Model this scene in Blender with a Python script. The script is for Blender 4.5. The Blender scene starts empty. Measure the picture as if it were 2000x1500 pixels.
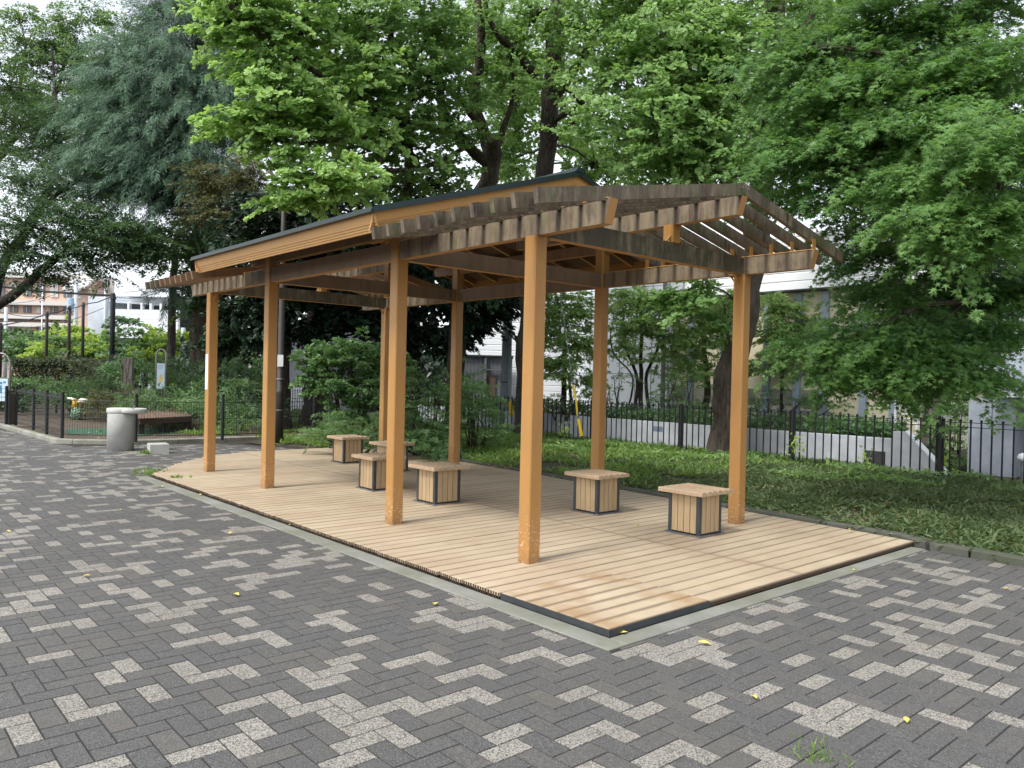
import bpy, math, random
import numpy as np
from mathutils import Vector, Matrix
rnd = random.Random(7)
RNG = np.random.default_rng(11)
scene = bpy.context.scene
COL = scene.collection
# ------------------------------------------------------------------ camera
CAM = np.array([-4.3442, -4.6718, 1.5]); F = 1530.2253; YAW, PITCH, ROLL = .7226, .0082, .0234
fw = np.array([math.sin(YAW)*math.cos(PITCH), math.cos(YAW)*math.cos(PITCH), -math.sin(PITCH)])
r0 = np.array([math.cos(YAW), -math.sin(YAW), 0.]); u0 = np.cross(r0, fw)
RT = math.cos(ROLL)*r0 + math.sin(ROLL)*u0; UP = -math.sin(ROLL)*r0 + math.cos(ROLL)*u0
def at(px, py, D):
    """world point seen at photo pixel (2000x1500) at forward distance D"""
    return CAM + D*(fw + RT*(px-1000)/F - UP*(py-750)/F)
def ground(px, py, z=0.):
    v = fw + RT*(px-1000)/F - UP*(py-750)/F
    return CAM + v*(z-CAM[2])/v[2]
cam = bpy.data.cameras.new('camera'); co = bpy.data.objects.new('camera', cam); COL.objects.link(co)
co.matrix_world = Matrix(((RT[0], UP[0], -fw[0], CAM[0]), (RT[1], UP[1], -fw[1], CAM[1]), (RT[2], UP[2], -fw[2], CAM[2]), (0, 0, 0, 1)))
cam.sensor_width = 36; cam.lens = 36*F/2000; cam.clip_end = 3000; cam.clip_start = .05
scene.camera = co
# ------------------------------------------------------------------ world / light
W = bpy.data.worlds.new('World'); scene.world = W; W.use_nodes = True
nt = W.node_tree; nt.nodes.clear()
EL, AZ = math.radians(55), math.radians(268)       # light from the left / behind the camera
sky = nt.nodes.new('ShaderNodeTexSky'); sky.sky_type = 'NISHITA'; sky.sun_disc = False
sky.sun_elevation = EL; sky.sun_rotation = AZ; sky.dust_density = 1.5; sky.air_density = 1.0; sky.ozone_density = 1
hs = nt.nodes.new('ShaderNodeHueSaturation'); hs.inputs['Saturation'].default_value = .30; hs.inputs['Value'].default_value = 1.6
bg = nt.nodes.new('ShaderNodeBackground'); bg.inputs['Strength'].default_value = .15
wo = nt.nodes.new('ShaderNodeOutputWorld')
nt.links.new(sky.outputs[0], hs.inputs['Color']); nt.links.new(hs.outputs[0], bg.inputs[0]); nt.links.new(bg.outputs[0], wo.inputs[0])
sl = bpy.data.lights.new('sun', 'SUN'); sl.energy = 2.3; sl.angle = math.radians(11); sl.color = (1, .97, .92)
so = bpy.data.objects.new('sun', sl); COL.objects.link(so)
sd = Vector((math.sin(AZ)*math.cos(EL), math.cos(AZ)*math.cos(EL), math.sin(EL)))
so.rotation_euler = sd.to_track_quat('Z', 'Y').to_euler(); so.location = (-10, -10, 20)
scene.view_settings.view_transform = 'Standard'; scene.view_settings.look = 'None'
scene.view_settings.exposure = .5; scene.view_settings.gamma = 1
cy = scene.cycles
cy.max_bounces = 6; cy.diffuse_bounces = 2; cy.glossy_bounces = 2; cy.transmission_bounces = 3; cy.caustics_reflective = False; cy.caustics_refractive = False

# ------------------------------------------------------------------ materials
class NB:
    def __init__(s, name):
        s.m = bpy.data.materials.new(name); s.m.use_nodes = True; s.t = s.m.node_tree
        s.b = s.t.nodes['Principled BSDF']; s.o = s.t.nodes['Material Output']
    def n(s, typ, **kw):
        x = s.t.nodes.new(typ)
        for k, v in kw.items():
            if k.startswith('i_'): x.inputs[k[2:]].default_value = v
            else: setattr(x, k, v)
        return x
    def l(s, a, b): s.t.links.new(a, b)
    def pos(s, scale=(1, 1, 1)):
        g = s.n('ShaderNodeNewGeometry'); mp = s.n('ShaderNodeMapping'); mp.inputs['Scale'].default_value = scale
        s.l(g.outputs['Position'], mp.inputs[0]); return mp.outputs[0]
    def noise(s, scale, vec, detail=4, rough=.6):
        x = s.n('ShaderNodeTexNoise'); x.inputs['Scale'].default_value = scale; x.inputs['Detail'].default_value = detail
        x.inputs['Roughness'].default_value = rough; s.l(vec, x.inputs['Vector']); return x.outputs['Fac']
    def ramp(s, fac, stops, interp='LINEAR'):
        x = s.n('ShaderNodeValToRGB'); x.color_ramp.interpolation = interp; cr = x.color_ramp
        while len(cr.elements) < len(stops): cr.elements.new(.5)
        for e, (p, c) in zip(cr.elements, stops): e.position = p; e.color = (*c, 1) if len(c) == 3 else c
        s.l(fac, x.inputs[0]); return x.outputs[0]
    def mix(s, fac, a, b, mode='MIX'):
        x = s.n('ShaderNodeMix', data_type='RGBA', blend_type=mode)
        for v, k in ((fac, 0), (a, 6), (b, 7)):
            if isinstance(v, (int, float)): x.inputs[k].default_value = v
            elif isinstance(v, tuple): x.inputs[k].default_value = (*v, 1)
            else: s.l(v, x.inputs[k])
        return x.outputs[2]
    def math(s, op, a, b=None, clamp=False):
        x = s.n('ShaderNodeMath', operation=op, use_clamp=clamp)
        for k, v in ((0, a), (1, b)):
            if v is None: continue
            if isinstance(v, (int, float)): x.inputs[k].default_value = v
            else: s.l(v, x.inputs[k])
        return x.outputs[0]
    def bump(s, h, strength=.3, dist=.01):
        x = s.n('ShaderNodeBump'); x.inputs['Strength'].default_value = strength; x.inputs['Distance'].default_value = dist
        s.l(h, x.inputs['Height']); s.l(x.outputs[0], s.b.inputs['Normal'])
    def done(s, col=None, rough=.6, metal=0, spec=None):
        if col is not None:
            if isinstance(col, tuple): s.b.inputs['Base Color'].default_value = (*col, 1)
            else: s.l(col, s.b.inputs['Base Color'])
        if isinstance(rough, (int, float)): s.b.inputs['Roughness'].default_value = rough
        else: s.l(rough, s.b.inputs['Roughness'])
        s.b.inputs['Metallic'].default_value = metal
        if spec is not None: s.b.inputs['Specular IOR Level'].default_value = spec
        return s.m
B3 = lambda a: (0,)*3 if a == 0 else (1,)*3
def sc(c, k): return tuple(min(1, x*k) for x in c)

def simple(name, c, rough=.6, var=.15, scale=3, metal=0, bump=0):
    m = NB(name); f = m.noise(scale, m.pos(), 5)
    col = m.ramp(f, [(.3, sc(c, 1-var)), (.7, sc(c, 1+var))])
    if bump: m.bump(m.noise(scale*14, m.pos(), 3), bump, .004)
    return m.done(col, rough, metal)

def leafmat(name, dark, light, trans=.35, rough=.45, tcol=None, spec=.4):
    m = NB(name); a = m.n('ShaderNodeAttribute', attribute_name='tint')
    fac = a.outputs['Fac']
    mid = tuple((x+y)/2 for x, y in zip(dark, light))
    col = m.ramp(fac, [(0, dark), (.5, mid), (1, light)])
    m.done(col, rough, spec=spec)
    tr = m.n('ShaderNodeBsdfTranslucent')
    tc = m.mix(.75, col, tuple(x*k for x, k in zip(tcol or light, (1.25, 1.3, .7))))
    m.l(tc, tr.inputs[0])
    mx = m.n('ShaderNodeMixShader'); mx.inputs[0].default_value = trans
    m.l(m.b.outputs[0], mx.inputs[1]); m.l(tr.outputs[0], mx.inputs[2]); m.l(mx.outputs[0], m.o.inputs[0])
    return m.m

def mat_post():
    m = NB('post_paint'); p = m.pos(); g = m.n('ShaderNodeNewGeometry')
    base = m.ramp(m.noise(2.2, m.pos((1, 1, .3)), 4), [(.3, (.345, .168, .043)), (.7, (.43, .225, .067))])
    sep = m.n('ShaderNodeSeparateXYZ'); m.l(g.outputs['Position'], sep.inputs[0])
    low = m.ramp(sep.outputs[2], [(.0, (1,)*3), (.5, (0,)*3)])
    sc1 = m.ramp(m.noise(38, m.pos((1, 1, 1.6)), 5, .75), [(.575, (0,)*3), (.59, (1,)*3)])
    ch = m.math('MULTIPLY', sc1, low)
    col = m.mix(ch, base, (.62, .50, .40))
    d = m.ramp(m.noise(6, p, 6, .7), [(.55, (0,)*3), (.8, (.35,)*3)])
    col = m.mix(d, col, (.30, .15, .05))
    foot = m.math('MULTIPLY', m.ramp(sep.outputs[2], [(0, (1,)*3), (.12, (0,)*3)]), m.noise(14, p, 4, .7))
    col = m.mix(foot, col, (.16, .085, .04))
    m.bump(m.noise(24, m.pos((1, 1, .25)), 5, .7), .10, .004)
    return m.done(col, m.ramp(m.noise(7, m.pos((1, 1, .3)), 4), [(.3, (.38,)*3), (.7, (.62,)*3)]))
def mat_beam(name, base, algae, thr, und=(.42, .215, .075)):
    """old tan paint with dark vertical runs of algae on the side faces"""
    m = NB(name); g = m.n('ShaderNodeNewGeometry')
    sep = m.n('ShaderNodeSeparateXYZ'); m.l(g.outputs['Normal'], sep.inputs[0])
    under = m.ramp(sep.outputs[2], [(.0, (1,)*3), (.04, (1,)*3)])
    side = m.math('GREATER_THAN', sep.outputs[2], -.45)
    if name == 'beam_weathered': side = m.math('GREATER_THAN', m.math('ABSOLUTE', sep.outputs[0]), .5)
    run = m.noise(9, m.pos((1.6, 1.6, .26)), 7, .72); blot = m.noise(3.2, m.pos(), 5, .65)
    s = m.math('ADD', m.math('MULTIPLY', run, .65), m.math('MULTIPLY', blot, .35))
    f = m.ramp(s, [(thr-.07, (0,)*3), (thr+.06, (1,)*3)])
    f = m.math('MULTIPLY', f, side)
    cb = m.ramp(m.noise(5, m.pos((1, 1, .3)), 4), [(.3, sc(base, .85)), (.7, sc(base, 1.15))])
    ca = m.mix(m.ramp(m.noise(60, m.pos((1, 1, .5)), 4, .8), [(.4, (0,)*3), (.6, (.4,)*3)]), m.ramp(m.noise(3.1, m.pos((1.3, 1.3, .6)), 6, .7), [(.36, algae[0]), (.47, algae[1]), (.55, algae[1]), (.62, algae[2])]), algae[0])
    col = m.mix(f, m.mix(side, und, cb), ca)
    if name == 'beam_weathered':
        sp = m.n('ShaderNodeSeparateXYZ'); m.l(g.outputs['Position'], sp.inputs[0])
        d = m.math('PINGPONG', m.math('ADD', sp.outputs[1], .77), .116)
        wd = m.math('MULTIPLY', m.noise(7, m.pos((1, 1, .35)), 4, .6), .085)
        f2 = m.math('MULTIPLY', m.math('SUBTRACT', 1.0, m.math('DIVIDE', d, wd), True), side)
        col = m.mix(m.math('MULTIPLY', f2, .6), col, (.03, .021, .015))
    m.bump(m.noise(50, m.pos(), 4), .12, .004)
    return m.done(col, .7)
def mat_deck(name='deck_board', stain=0.):
    m = NB(name); g = m.n('ShaderNodeNewGeometry')
    a = m.n('ShaderNodeAttribute', attribute_name='tint')
    sep = m.n('ShaderNodeSeparateXYZ'); m.l(g.outputs['Position'], sep.inputs[0])
    base = m.ramp(a.outputs['Fac'], [(0, (.39, .31, .21)), (.5, (.46, .37, .255)), (1, (.52, .425, .30))])
    grain = m.noise(14, m.pos((.35, 5, 1)), 5, .65)
    base = m.mix(.5, base, m.ramp(grain, [(.3, (.39, .31, .21)), (.7, (.54, .445, .315))]))
    big = m.ramp(m.noise(.9, m.pos(), 6, .65), [(.40, (0,)*3), (.68, (.75,)*3)])
    base = m.mix(big, base, (.33, .24, .16))
    spot = m.ramp(m.noise(7, m.pos(), 5, .75), [(.66, (0,)*3), (.74, (.55,)*3)])
    base = m.mix(spot, base, (.24, .17, .11))
    # grime gathered along the board joints (real dirt in the gaps, ragged)
    yy = m.math('ADD', sep.outputs[1], 1.57)
    fr = m.math('PINGPONG', yy, .0725)
    nz = m.noise(5, m.pos((.5, 1, 1)), 5, .7)
    lim = m.math('MULTIPLY', nz, .046 + .02*stain)
    e = m.math('SUBTRACT', 1.0, m.math('DIVIDE', fr, lim), True)
    col = m.mix(m.math('MULTIPLY', e, .66+.15*stain), base, (.115, .075, .045))
    xs = m.math('SUBTRACT', 1.0, m.math('DIVIDE', m.math('ABSOLUTE', m.math('SUBTRACT', sep.outputs[0], 1.5)), m.math('MULTIPLY', m.noise(2.2, m.pos(), 4, .7), .10)), True)
    col = m.mix(m.math('MULTIPLY', xs, .5), col, (.16, .105, .07))
    if stain:
        col = m.mix(m.ramp(m.noise(1.7, m.pos((1, .8, 1)), 4), [(.45, (0,)*3), (.6, (.6,)*3)]), col, (.30, .17, .07))
    m.bump(m.noise(40, m.pos((.3, 3, 1)), 4), .1, .003)
    return m.done(col, .62)
def mat_paver():
    m = NB('paver_stone'); a = m.n('ShaderNodeAttribute', attribute_name='tint'); p = m.pos()
    spk = m.noise(150, p, 3, .85); spk2 = m.noise(240, p, 2, .6)
    fl = m.ramp(spk, [(.43, (0,)*3), (.55, (1,)*3)])
    lite = m.mix(fl, (.055, .052, .046), (.38, .355, .31))
    drk0 = m.ramp(a.outputs['Fac'], [(0, (.060, .060, .060)), (.35, (.066, .065, .063)), (.55, (.073, .070, .064)), (.74, (.088, .081, .071))])
    drk = m.mix(m.ramp(spk2, [(.53, (0,)*3), (.62, (.9,)*3)]), drk0, (.21, .205, .195))
    isl = m.math('GREATER_THAN', a.outputs['Fac'], .735)
    col = m.mix(isl, drk, lite)
    wear = m.ramp(m.noise(.8, p, 5, .6), [(.4, (0,)*3), (.75, (.35,)*3)])
    col = m.mix(wear, col, (.085, .078, .068))
    m.bump(spk, .35, .003)
    return m.done(col, m.ramp(m.noise(30, p, 2), [(.3, (.62,)*3), (.7, (.85,)*3)]), spec=.35)
def mat_concrete(name, c, moss=None, speck=0, rough=.8):
    m = NB(name); p = m.pos()
    col = m.ramp(m.noise(2.5, p, 6, .65), [(.3, sc(c, .78)), (.7, sc(c, 1.18))])
    if speck: col = m.mix(m.ramp(m.noise(speck, p, 2, .8), [(.45, (0,)*3), (.65, (.55,)*3)]), col, sc(c, .55))
    if moss: col = m.mix(m.ramp(m.noise(1.6, p, 5, .7), [(.42, (0,)*3), (.62, (.75,)*3)]), col, moss)
    m.bump(m.noise(45, p, 4), .25, .004)
    return m.done(col, rough)
def mat_bark(name, a, b, s=9):
    m = NB(name); v = m.pos((1, 1, .22)); n1 = m.noise(s, v, 6, .75)
    m.l(m.ramp(n1, [(.35, a), (.62, b)]), m.b.inputs['Base Color'])
    w = m.n('ShaderNodeTexVoronoi', feature='DISTANCE_TO_EDGE'); w.inputs['Scale'].default_value = s*1.2; m.l(v, w.inputs['Vector'])
    h = m.math('ADD', m.math('MULTIPLY', m.ramp(w.outputs['Distance'], [(0, (0,)*3), (.25, (1,)*3)]), .6), n1)
    m.bump(h, .9, .05)
    return m.done(None, .9)
M = {}
M['post'] = mat_post()
M['beam'] = mat_beam('beam_paint', (.235, .165, .115), ((.07, .06, .04), (.20, .15, .10), (.13, .14, .06)), .60)
M['beam_old'] = mat_beam('beam_weathered', (.22, .175, .11), ((.05, .036, .026), (.15, .105, .075), (.11, .12, .038)), .52)
M['rafter'] = mat_beam('rafter_weathered', (.20, .16, .10), ((.035, .027, .017), (.12, .09, .06), (.062, .078, .022)), .47, (.16, .115, .075))
M['tie_old'] = mat_beam('tie_weathered', (.20, .16, .10), ((.03, .028, .015), (.085, .07, .045), (.06, .068, .025)), .46)
M['rafter_in'] = mat_beam('rafter_brown', (.20, .115, .06), ((.06, .05, .03), (.10, .07, .05), (.07, .07, .03)), .60)
M['fascia'] = simple('fascia_paint', (.55, .30, .105), .5, .08, 2)
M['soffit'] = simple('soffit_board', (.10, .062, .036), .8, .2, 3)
M['roof'] = simple('roof_metal', (.012, .026, .026), .4, .2, 2, .3)
M['deck'] = mat_deck(); M['deck_stain'] = mat_deck('deck_board_stained', 1.)
M['board_end'] = simple('board_end', (.06, .035, .02), .9, .5, 40)
M['paver'] = mat_paver()
M['joint'] = mat_concrete('joint_sand', (.025, .023, .02))
M['border'] = mat_concrete('border_concrete', (.24, .24, .21), (.15, .155, .105), 160)
M['kerb'] = mat_concrete('kerb_stone', (.10, .10, .085), (.055, .065, .035), 120)
M['kerb2'] = mat_concrete('kerb_light', (.30, .29, .25), (.16, .16, .11), 120)
M['steel'] = simple('dark_steel', (.055, .06, .065), .45, .2, 8, .4)
M['plate'] = simple('base_steel', (.20, .21, .215), .5, .35, 14, .6)
M['stool'] = mat_deck('stool_board')
def mat_slat(name, c):
    m = NB(name); v = m.pos((1, 1, .12)); a = m.n('ShaderNodeAttribute', attribute_name='tint')
    col = m.mix(.6, m.ramp(a.outputs['Fac'], [(0, sc(c, .8)), (1, sc(c, 1.15))]), m.ramp(m.noise(30, v, 5, .6), [(.3, sc(c, .75)), (.7, sc(c, 1.2))]))
    return m.done(col, .6)
M['slat'] = mat_slat('stool_slat', (.41, .29, .16)); M['seat'] = mat_slat('stool_seat', (.42, .30, .19))
M['black'] = simple('black_paint', (.006, .0065, .007), .6, .2, 5)
M['dirt'] = mat_concrete('dirt', (.13, .095, .068), (.07, .06, .04), 60, 1.)
M['soil'] = mat_concrete('soil', (.06, .045, .03), (.035, .04, .018), 60, 1.)
M['turf'] = simple('turf_green', (.03, .11, .055), .9, .3, 20)
M['wall'] = mat_concrete('wall_concrete', (.47, .49, .53), None, 0, .8)
M['wall2'] = mat_concrete('facade_concrete', (.40, .44, .50), None, 0, .75)
M['granite'] = mat_concrete('granite', (.44, .44, .41), None, 150)
M['granite_top'] = mat_concrete('granite_rim', (.50, .50, .46), None, 150)
M['bark'] = mat_bark('bark_brown', (.028, .02, .014), (.11, .085, .062))
M['bark_dark'] = mat_bark('bark_dark', (.018, .014, .011), (.055, .043, .034))
M['bark_grey'] = mat_bark('bark_grey', (.05, .045, .04), (.16, .14, .12))
M['white'] = simple('white_paint', (.72, .75, .77), .5, .05, 3)
M['ginkgo'] = leafmat('ginkgo_leaf', (.08, .17, .05), (.30, .46, .16), .42, .5)
M['ginkgo_br'] = leafmat('ginkgo_leaf_fresh_lit', (.13, .26, .065), (.38, .55, .19), .42, .5)  # brighter ginkgo copy; sky-lit look of the outer boughs put into the colour
M['maple'] = leafmat('maple_leaf', (.03, .10, .025), (.19, .34, .095), .42, .42)
M['zelk'] = leafmat('zelkova_leaf', (.028, .07, .032), (.11, .19, .08), .32, .5)
M['zelk_br'] = leafmat('zelkova_leaf_light', (.075, .15, .06), (.20, .31, .12), .4, .5)
M['cedar'] = leafmat('cedar_needle', (.018, .048, .030), (.145, .25, .155), .15, .6)
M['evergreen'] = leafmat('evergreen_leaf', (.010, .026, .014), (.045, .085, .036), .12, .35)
M['olive'] = leafmat('olive_leaf', (.04, .055, .018), (.15, .145, .05), .2, .4)
M['bush'] = leafmat('bush_leaf', (.04, .10, .04), (.19, .32, .12), .3, .4)
M['bush_br'] = leafmat('bush_leaf_fresh_lit', (.06, .14, .045), (.30, .44, .15), .38, .45)  # brighter bush copy; lit small-tree leaves put into the colour, weeds share it
M['lime'] = leafmat('lime_leaf', (.22, .34, .06), (.48, .60, .15), .4, .5)
M['hedge'] = leafmat('hedge_leaf', (.032, .045, .022), (.09, .115, .055), .2, .6)
M['grass'] = leafmat('grass_blade', (.035, .075, .025), (.21, .27, .12), .3, .55)
M['grass_br'] = leafmat('grass_fresh', (.08, .15, .035), (.26, .38, .10), .35, .5)
M['litter'] = leafmat('dead_leaf', (.12, .07, .035), (.42, .30, .16), .1, .7)
M['yellow'] = simple('yellow_leaf', (.66, .52, .10), .6, .2, 30)

# ------------------------------------------------------------------ mesh builders
class MB:
    def __init__(s): s.v = []; s.f = []; s.t = []; s.cur = .5
    def add(s, vs, fs):
        o = len(s.v); s.v += [tuple(map(float, v)) for v in vs]; s.f += [tuple(i+o for i in f) for f in fs]; s.t += [s.cur]*len(fs); return s
    def hexa(s, p):            # 8 corners: bottom ring 0-3, top ring 4-7
        return s.add(p, [(3, 2, 1, 0), (4, 5, 6, 7), (0, 1, 5, 4), (1, 2, 6, 5), (2, 3, 7, 6), (3, 0, 4, 7)])
    def box(s, x0, x1, y0, y1, z0, z1, ch=0):
        if ch <= 0:
            return s.hexa([(x0, y0, z0), (x1, y0, z0), (x1, y1, z0), (x0, y1, z0), (x0, y0, z1), (x1, y0, z1), (x1, y1, z1), (x0, y1, z1)])
        c = ch; s.hexa([(x0, y0, z0), (x1, y0, z0), (x1, y1, z0), (x0, y1, z0), (x0, y0, z1-c), (x1, y0, z1-c), (x1, y1, z1-c), (x0, y1, z1-c)])
        del s.f[-5]; del s.t[-5]
        o = len(s.v)-4; s.v += [(x0+c, y0+c, z1), (x1-c, y0+c, z1), (x1-c, y1-c, z1), (x0+c, y1-c, z1)]
        for a in range(4): b = (a+1) % 4; s.f.append((o+a, o+b, o+4+b, o+4+a)); s.t.append(s.cur)
        s.f.append((o+4, o+5, o+6, o+7)); s.t.append(s.cur); return s
    def post(s, x, y, h, z0, z1, c=.008):   # square section with chamfered edges
        r = [(x-h+c, y-h), (x+h-c, y-h), (x+h, y-h+c), (x+h, y+h-c), (x+h-c, y+h), (x-h+c, y+h), (x-h, y+h-c), (x-h, y-h+c)]
        s.add([(a, b, z0) for a, b in r]+[(a, b, z1) for a, b in r], [tuple(range(7, -1, -1)), tuple(range(8, 16))]+[(i, (i+1) % 8, 8+(i+1) % 8, 8+i) for i in range(8)]); return s
    def beam(s, a, b, w, h, up=(0, 0, 1)):   # box along a->b, width w, height h; a,b are centre line
        a, b = Vector(a), Vector(b); d = (b-a).normalized(); side = d.cross(Vector(up)).normalized(); u = side.cross(d)
        q = []
        for p in (a, b):
            for i, j in ((-1, -1), (1, -1), (1, 1), (-1, 1)): q.append(p+side*w/2*i+u*h/2*j)
        return s.add(q, [(0, 1, 2, 3), (7, 6, 5, 4), (0, 4, 5, 1), (1, 5, 6, 2), (2, 6, 7, 3), (3, 7, 4, 0)])
    def tube(s, pts, rad, n=8, cap=True):
        pts = [Vector(p) for p in pts]; rad = rad if hasattr(rad, '__len__') else [rad]*len(pts)
        o = len(s.v); ref = Vector((.13, .97, .2)); k = len(pts)
        for i, p in enumerate(pts):
            d = (pts[min(i+1, k-1)]-pts[max(i-1, 0)]).normalized()
            a = d.cross(ref)
            if a.length < .1: a = d.cross(Vector((1, 0, 0)))
            a.normalize(); b = d.cross(a)
            for j in range(n):
                t = 2*math.pi*j/n; s.v.append(tuple(p+(a*math.cos(t)+b*math.sin(t))*rad[i]))
        for i in range(k-1):
            for j in range(n):
                j2 = (j+1) % n; s.f.append((o+i*n+j, o+i*n+j2, o+(i+1)*n+j2, o+(i+1)*n+j)); s.t.append(s.cur)
        if cap:
            s.f.append(tuple(o+j for j in range(n-1, -1, -1))); s.f.append(tuple(o+(k-1)*n+j for j in range(n))); s.t += [s.cur]*2
        return s
    def lathe(s, x, y, prof, n=24):   # prof: (r,z)
        o = len(s.v); k = len(prof)
        for r, z in prof:
            for j in range(n): t = 2*math.pi*j/n; s.v.append((x+r*math.cos(t), y+r*math.sin(t), z))
        for i in range(k-1):
            for j in range(n): j2 = (j+1) % n; s.f.append((o+i*n+j, o+i*n+j2, o+(i+1)*n+j2, o+(i+1)*n+j)); s.t.append(s.cur)
        s.f.append(tuple(o+j for j in range(n-1, -1, -1))); s.f.append(tuple(o+(k-1)*n+j for j in range(n))); s.t += [s.cur]*2
        return s
    def prism(s, poly, z0, z1):
        n = len(poly); return s.add([(a, b, z0) for a, b in poly]+[(a, b, z1) for a, b in poly],
                                    [tuple(range(n-1, -1, -1)), tuple(range(n, 2*n))]+[(i, (i+1) % n, n+(i+1) % n, n+i) for i in range(n)])
    def build(s, name, mat, parent=None, smooth=False):
        off = np.array(parent_world(parent)) if parent else np.zeros(3)
        me = bpy.data.meshes.new(name); v = np.array(s.v, float).reshape(-1, 3)-off
        me.from_pydata(v.tolist(), [], s.f)
        a = me.attributes.new('tint', 'FLOAT', 'FACE'); a.data.foreach_set('value', np.array(s.t, 'f'))
        me.materials.append(mat); me.update()
        if smooth: me.polygons.foreach_set('use_smooth', np.ones(len(me.polygons), bool))
        o = bpy.data.objects.new(name, me); COL.objects.link(o)
        if parent: o.parent = parent
        return o
def parent_world(p):
    w = Vector((0, 0, 0))
    while p: w = w+p.location; p = p.parent
    return w
def tag(o, label=None, cat=None, group=None, kind=None):
    if label: o['label'] = label
    if cat: o['category'] = cat
    if group: o['group'] = group
    if kind: o['kind'] = kind
    return o
def thing(name, loc, label, cat, group=None):
    o = bpy.data.objects.new(name, None); COL.objects.link(o); o.location = tuple(map(float, loc)); o.empty_display_size = .2
    return tag(o, label, cat, group)
def copy_tree(o, dloc, label):
    c = o.copy(); COL.objects.link(c); c.location = Vector(dloc); c['label'] = label
    def rec(src, dst):
        for ch in src.children:
            k = ch.copy(); COL.objects.link(k); k.parent = dst; rec(ch, k)
    rec(o, c); return c

# ------------------------------------------------------------------ leaves
SH = {
 'oval': ([(0, 0, 0), (.28, .26, .05), (.62, .25, .05), (1, 0, -.06), (.62, -.25, .05), (.28, -.26, .05)], [(0, 1, 2, 3), (0, 3, 4, 5)]),
 'rhomb': ([(0, 0, 0), (.5, .28, .04), (1, 0, -.05), (.5, -.28, .04)], [(0, 1, 2, 3)]),
 'long': ([(0, 0, 0), (.4, .13, .02), (1, 0, -.10), (.4, -.13, .02)], [(0, 1, 2, 3)]),
 'blade': ([(0, .04, 0), (.5, .045, .16), (1, 0, .05), (.5, -.045, .16), (0, -.04, 0)], [(0, 1, 2, 3, 4)]),
 'needle': ([(0, .05, 0), (1, 0, 0), (0, -.05, 0)], [(0, 1, 2)]),
 'fan': ([(0, 0, 0), (.55, .5, .08), (.85, .42, .03), (1, .12, -.05), (.86, 0, 0), (1, -.12, -.05), (.85, -.42, .03), (.55, -.5, .08)], [(0, 1, 2, 3, 4), (0, 4, 5, 6, 7)]),
}
def _star():
    v = [(0, 0, 0)]; ang = [-115, -62, 0, 62, 115]; ln = [.42, .62, .75, .62, .42]
    out = [(-.02, 0, 0)]
    for i, (a, l) in enumerate(zip(ang, ln)):
        t = math.radians(a)
        if i: b = math.radians((ang[i-1]+a)/2); out.append((.14*math.cos(b)+.25, .14*math.sin(b), .02))
        out.append((.25+l*math.cos(t), l*math.sin(t), -.06))
    return out, [tuple(range(len(out)))]
SH['star'] = _star()
def unit(a): return a/np.maximum(np.linalg.norm(a, axis=-1, keepdims=True), 1e-9)
def leaf_mesh(name, mat, P, T, N, S, tint, shape, parent=None):
    tv, tf = SH[shape]; tv = np.array(tv, float); n = len(P); k = len(tv)
    if isinstance(S, float): S = np.full(n, S)
    T = unit(T); N = unit(N - T*np.sum(N*T, 1, keepdims=True)); B = np.cross(N, T)
    V = P[:, None, :] + S[:, None, None]*(tv[None, :, 0:1]*T[:, None, :] + tv[None, :, 1:2]*B[:, None, :] + tv[None, :, 2:3]*N[:, None, :])
    if parent: V = V - np.array(parent_world(parent))
    V = V.reshape(-1, 3).astype('f')
    fl = [len(f) for f in tf]; loop = np.concatenate([np.array(f) for f in tf])
    L = (loop[None, :] + (np.arange(n)*k)[:, None]).reshape(-1).astype('i')
    cnt = np.tile(np.array(fl, 'i'), n); st = np.concatenate([[0], np.cumsum(cnt)[:-1]]).astype('i')
    me = bpy.data.meshes.new(name)
    me.vertices.add(len(V)); me.vertices.foreach_set('co', V.reshape(-1))
    me.loops.add(len(L)); me.loops.foreach_set('vertex_index', L)
    me.polygons.add(len(cnt)); me.polygons.foreach_set('loop_start', st)
    try: me.polygons.foreach_set('loop_total', cnt)
    except Exception: pass
    me.update(calc_edges=True)
    a = me.attributes.new('tint', 'FLOAT', 'FACE'); a.data.foreach_set('value', np.repeat(np.clip(tint, 0, 1), len(tf)).astype('f'))
    me.materials.append(mat); me.polygons.foreach_set('use_smooth', np.zeros(len(cnt), bool))
    o = bpy.data.objects.new(name, me); COL.objects.link(o)
    if parent: o.parent = parent
    return o
def inside(n, rng, p=.45):
    d = unit(rng.normal(size=(n, 3))); r = rng.random(n)**p; return d*r[:, None]
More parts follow.
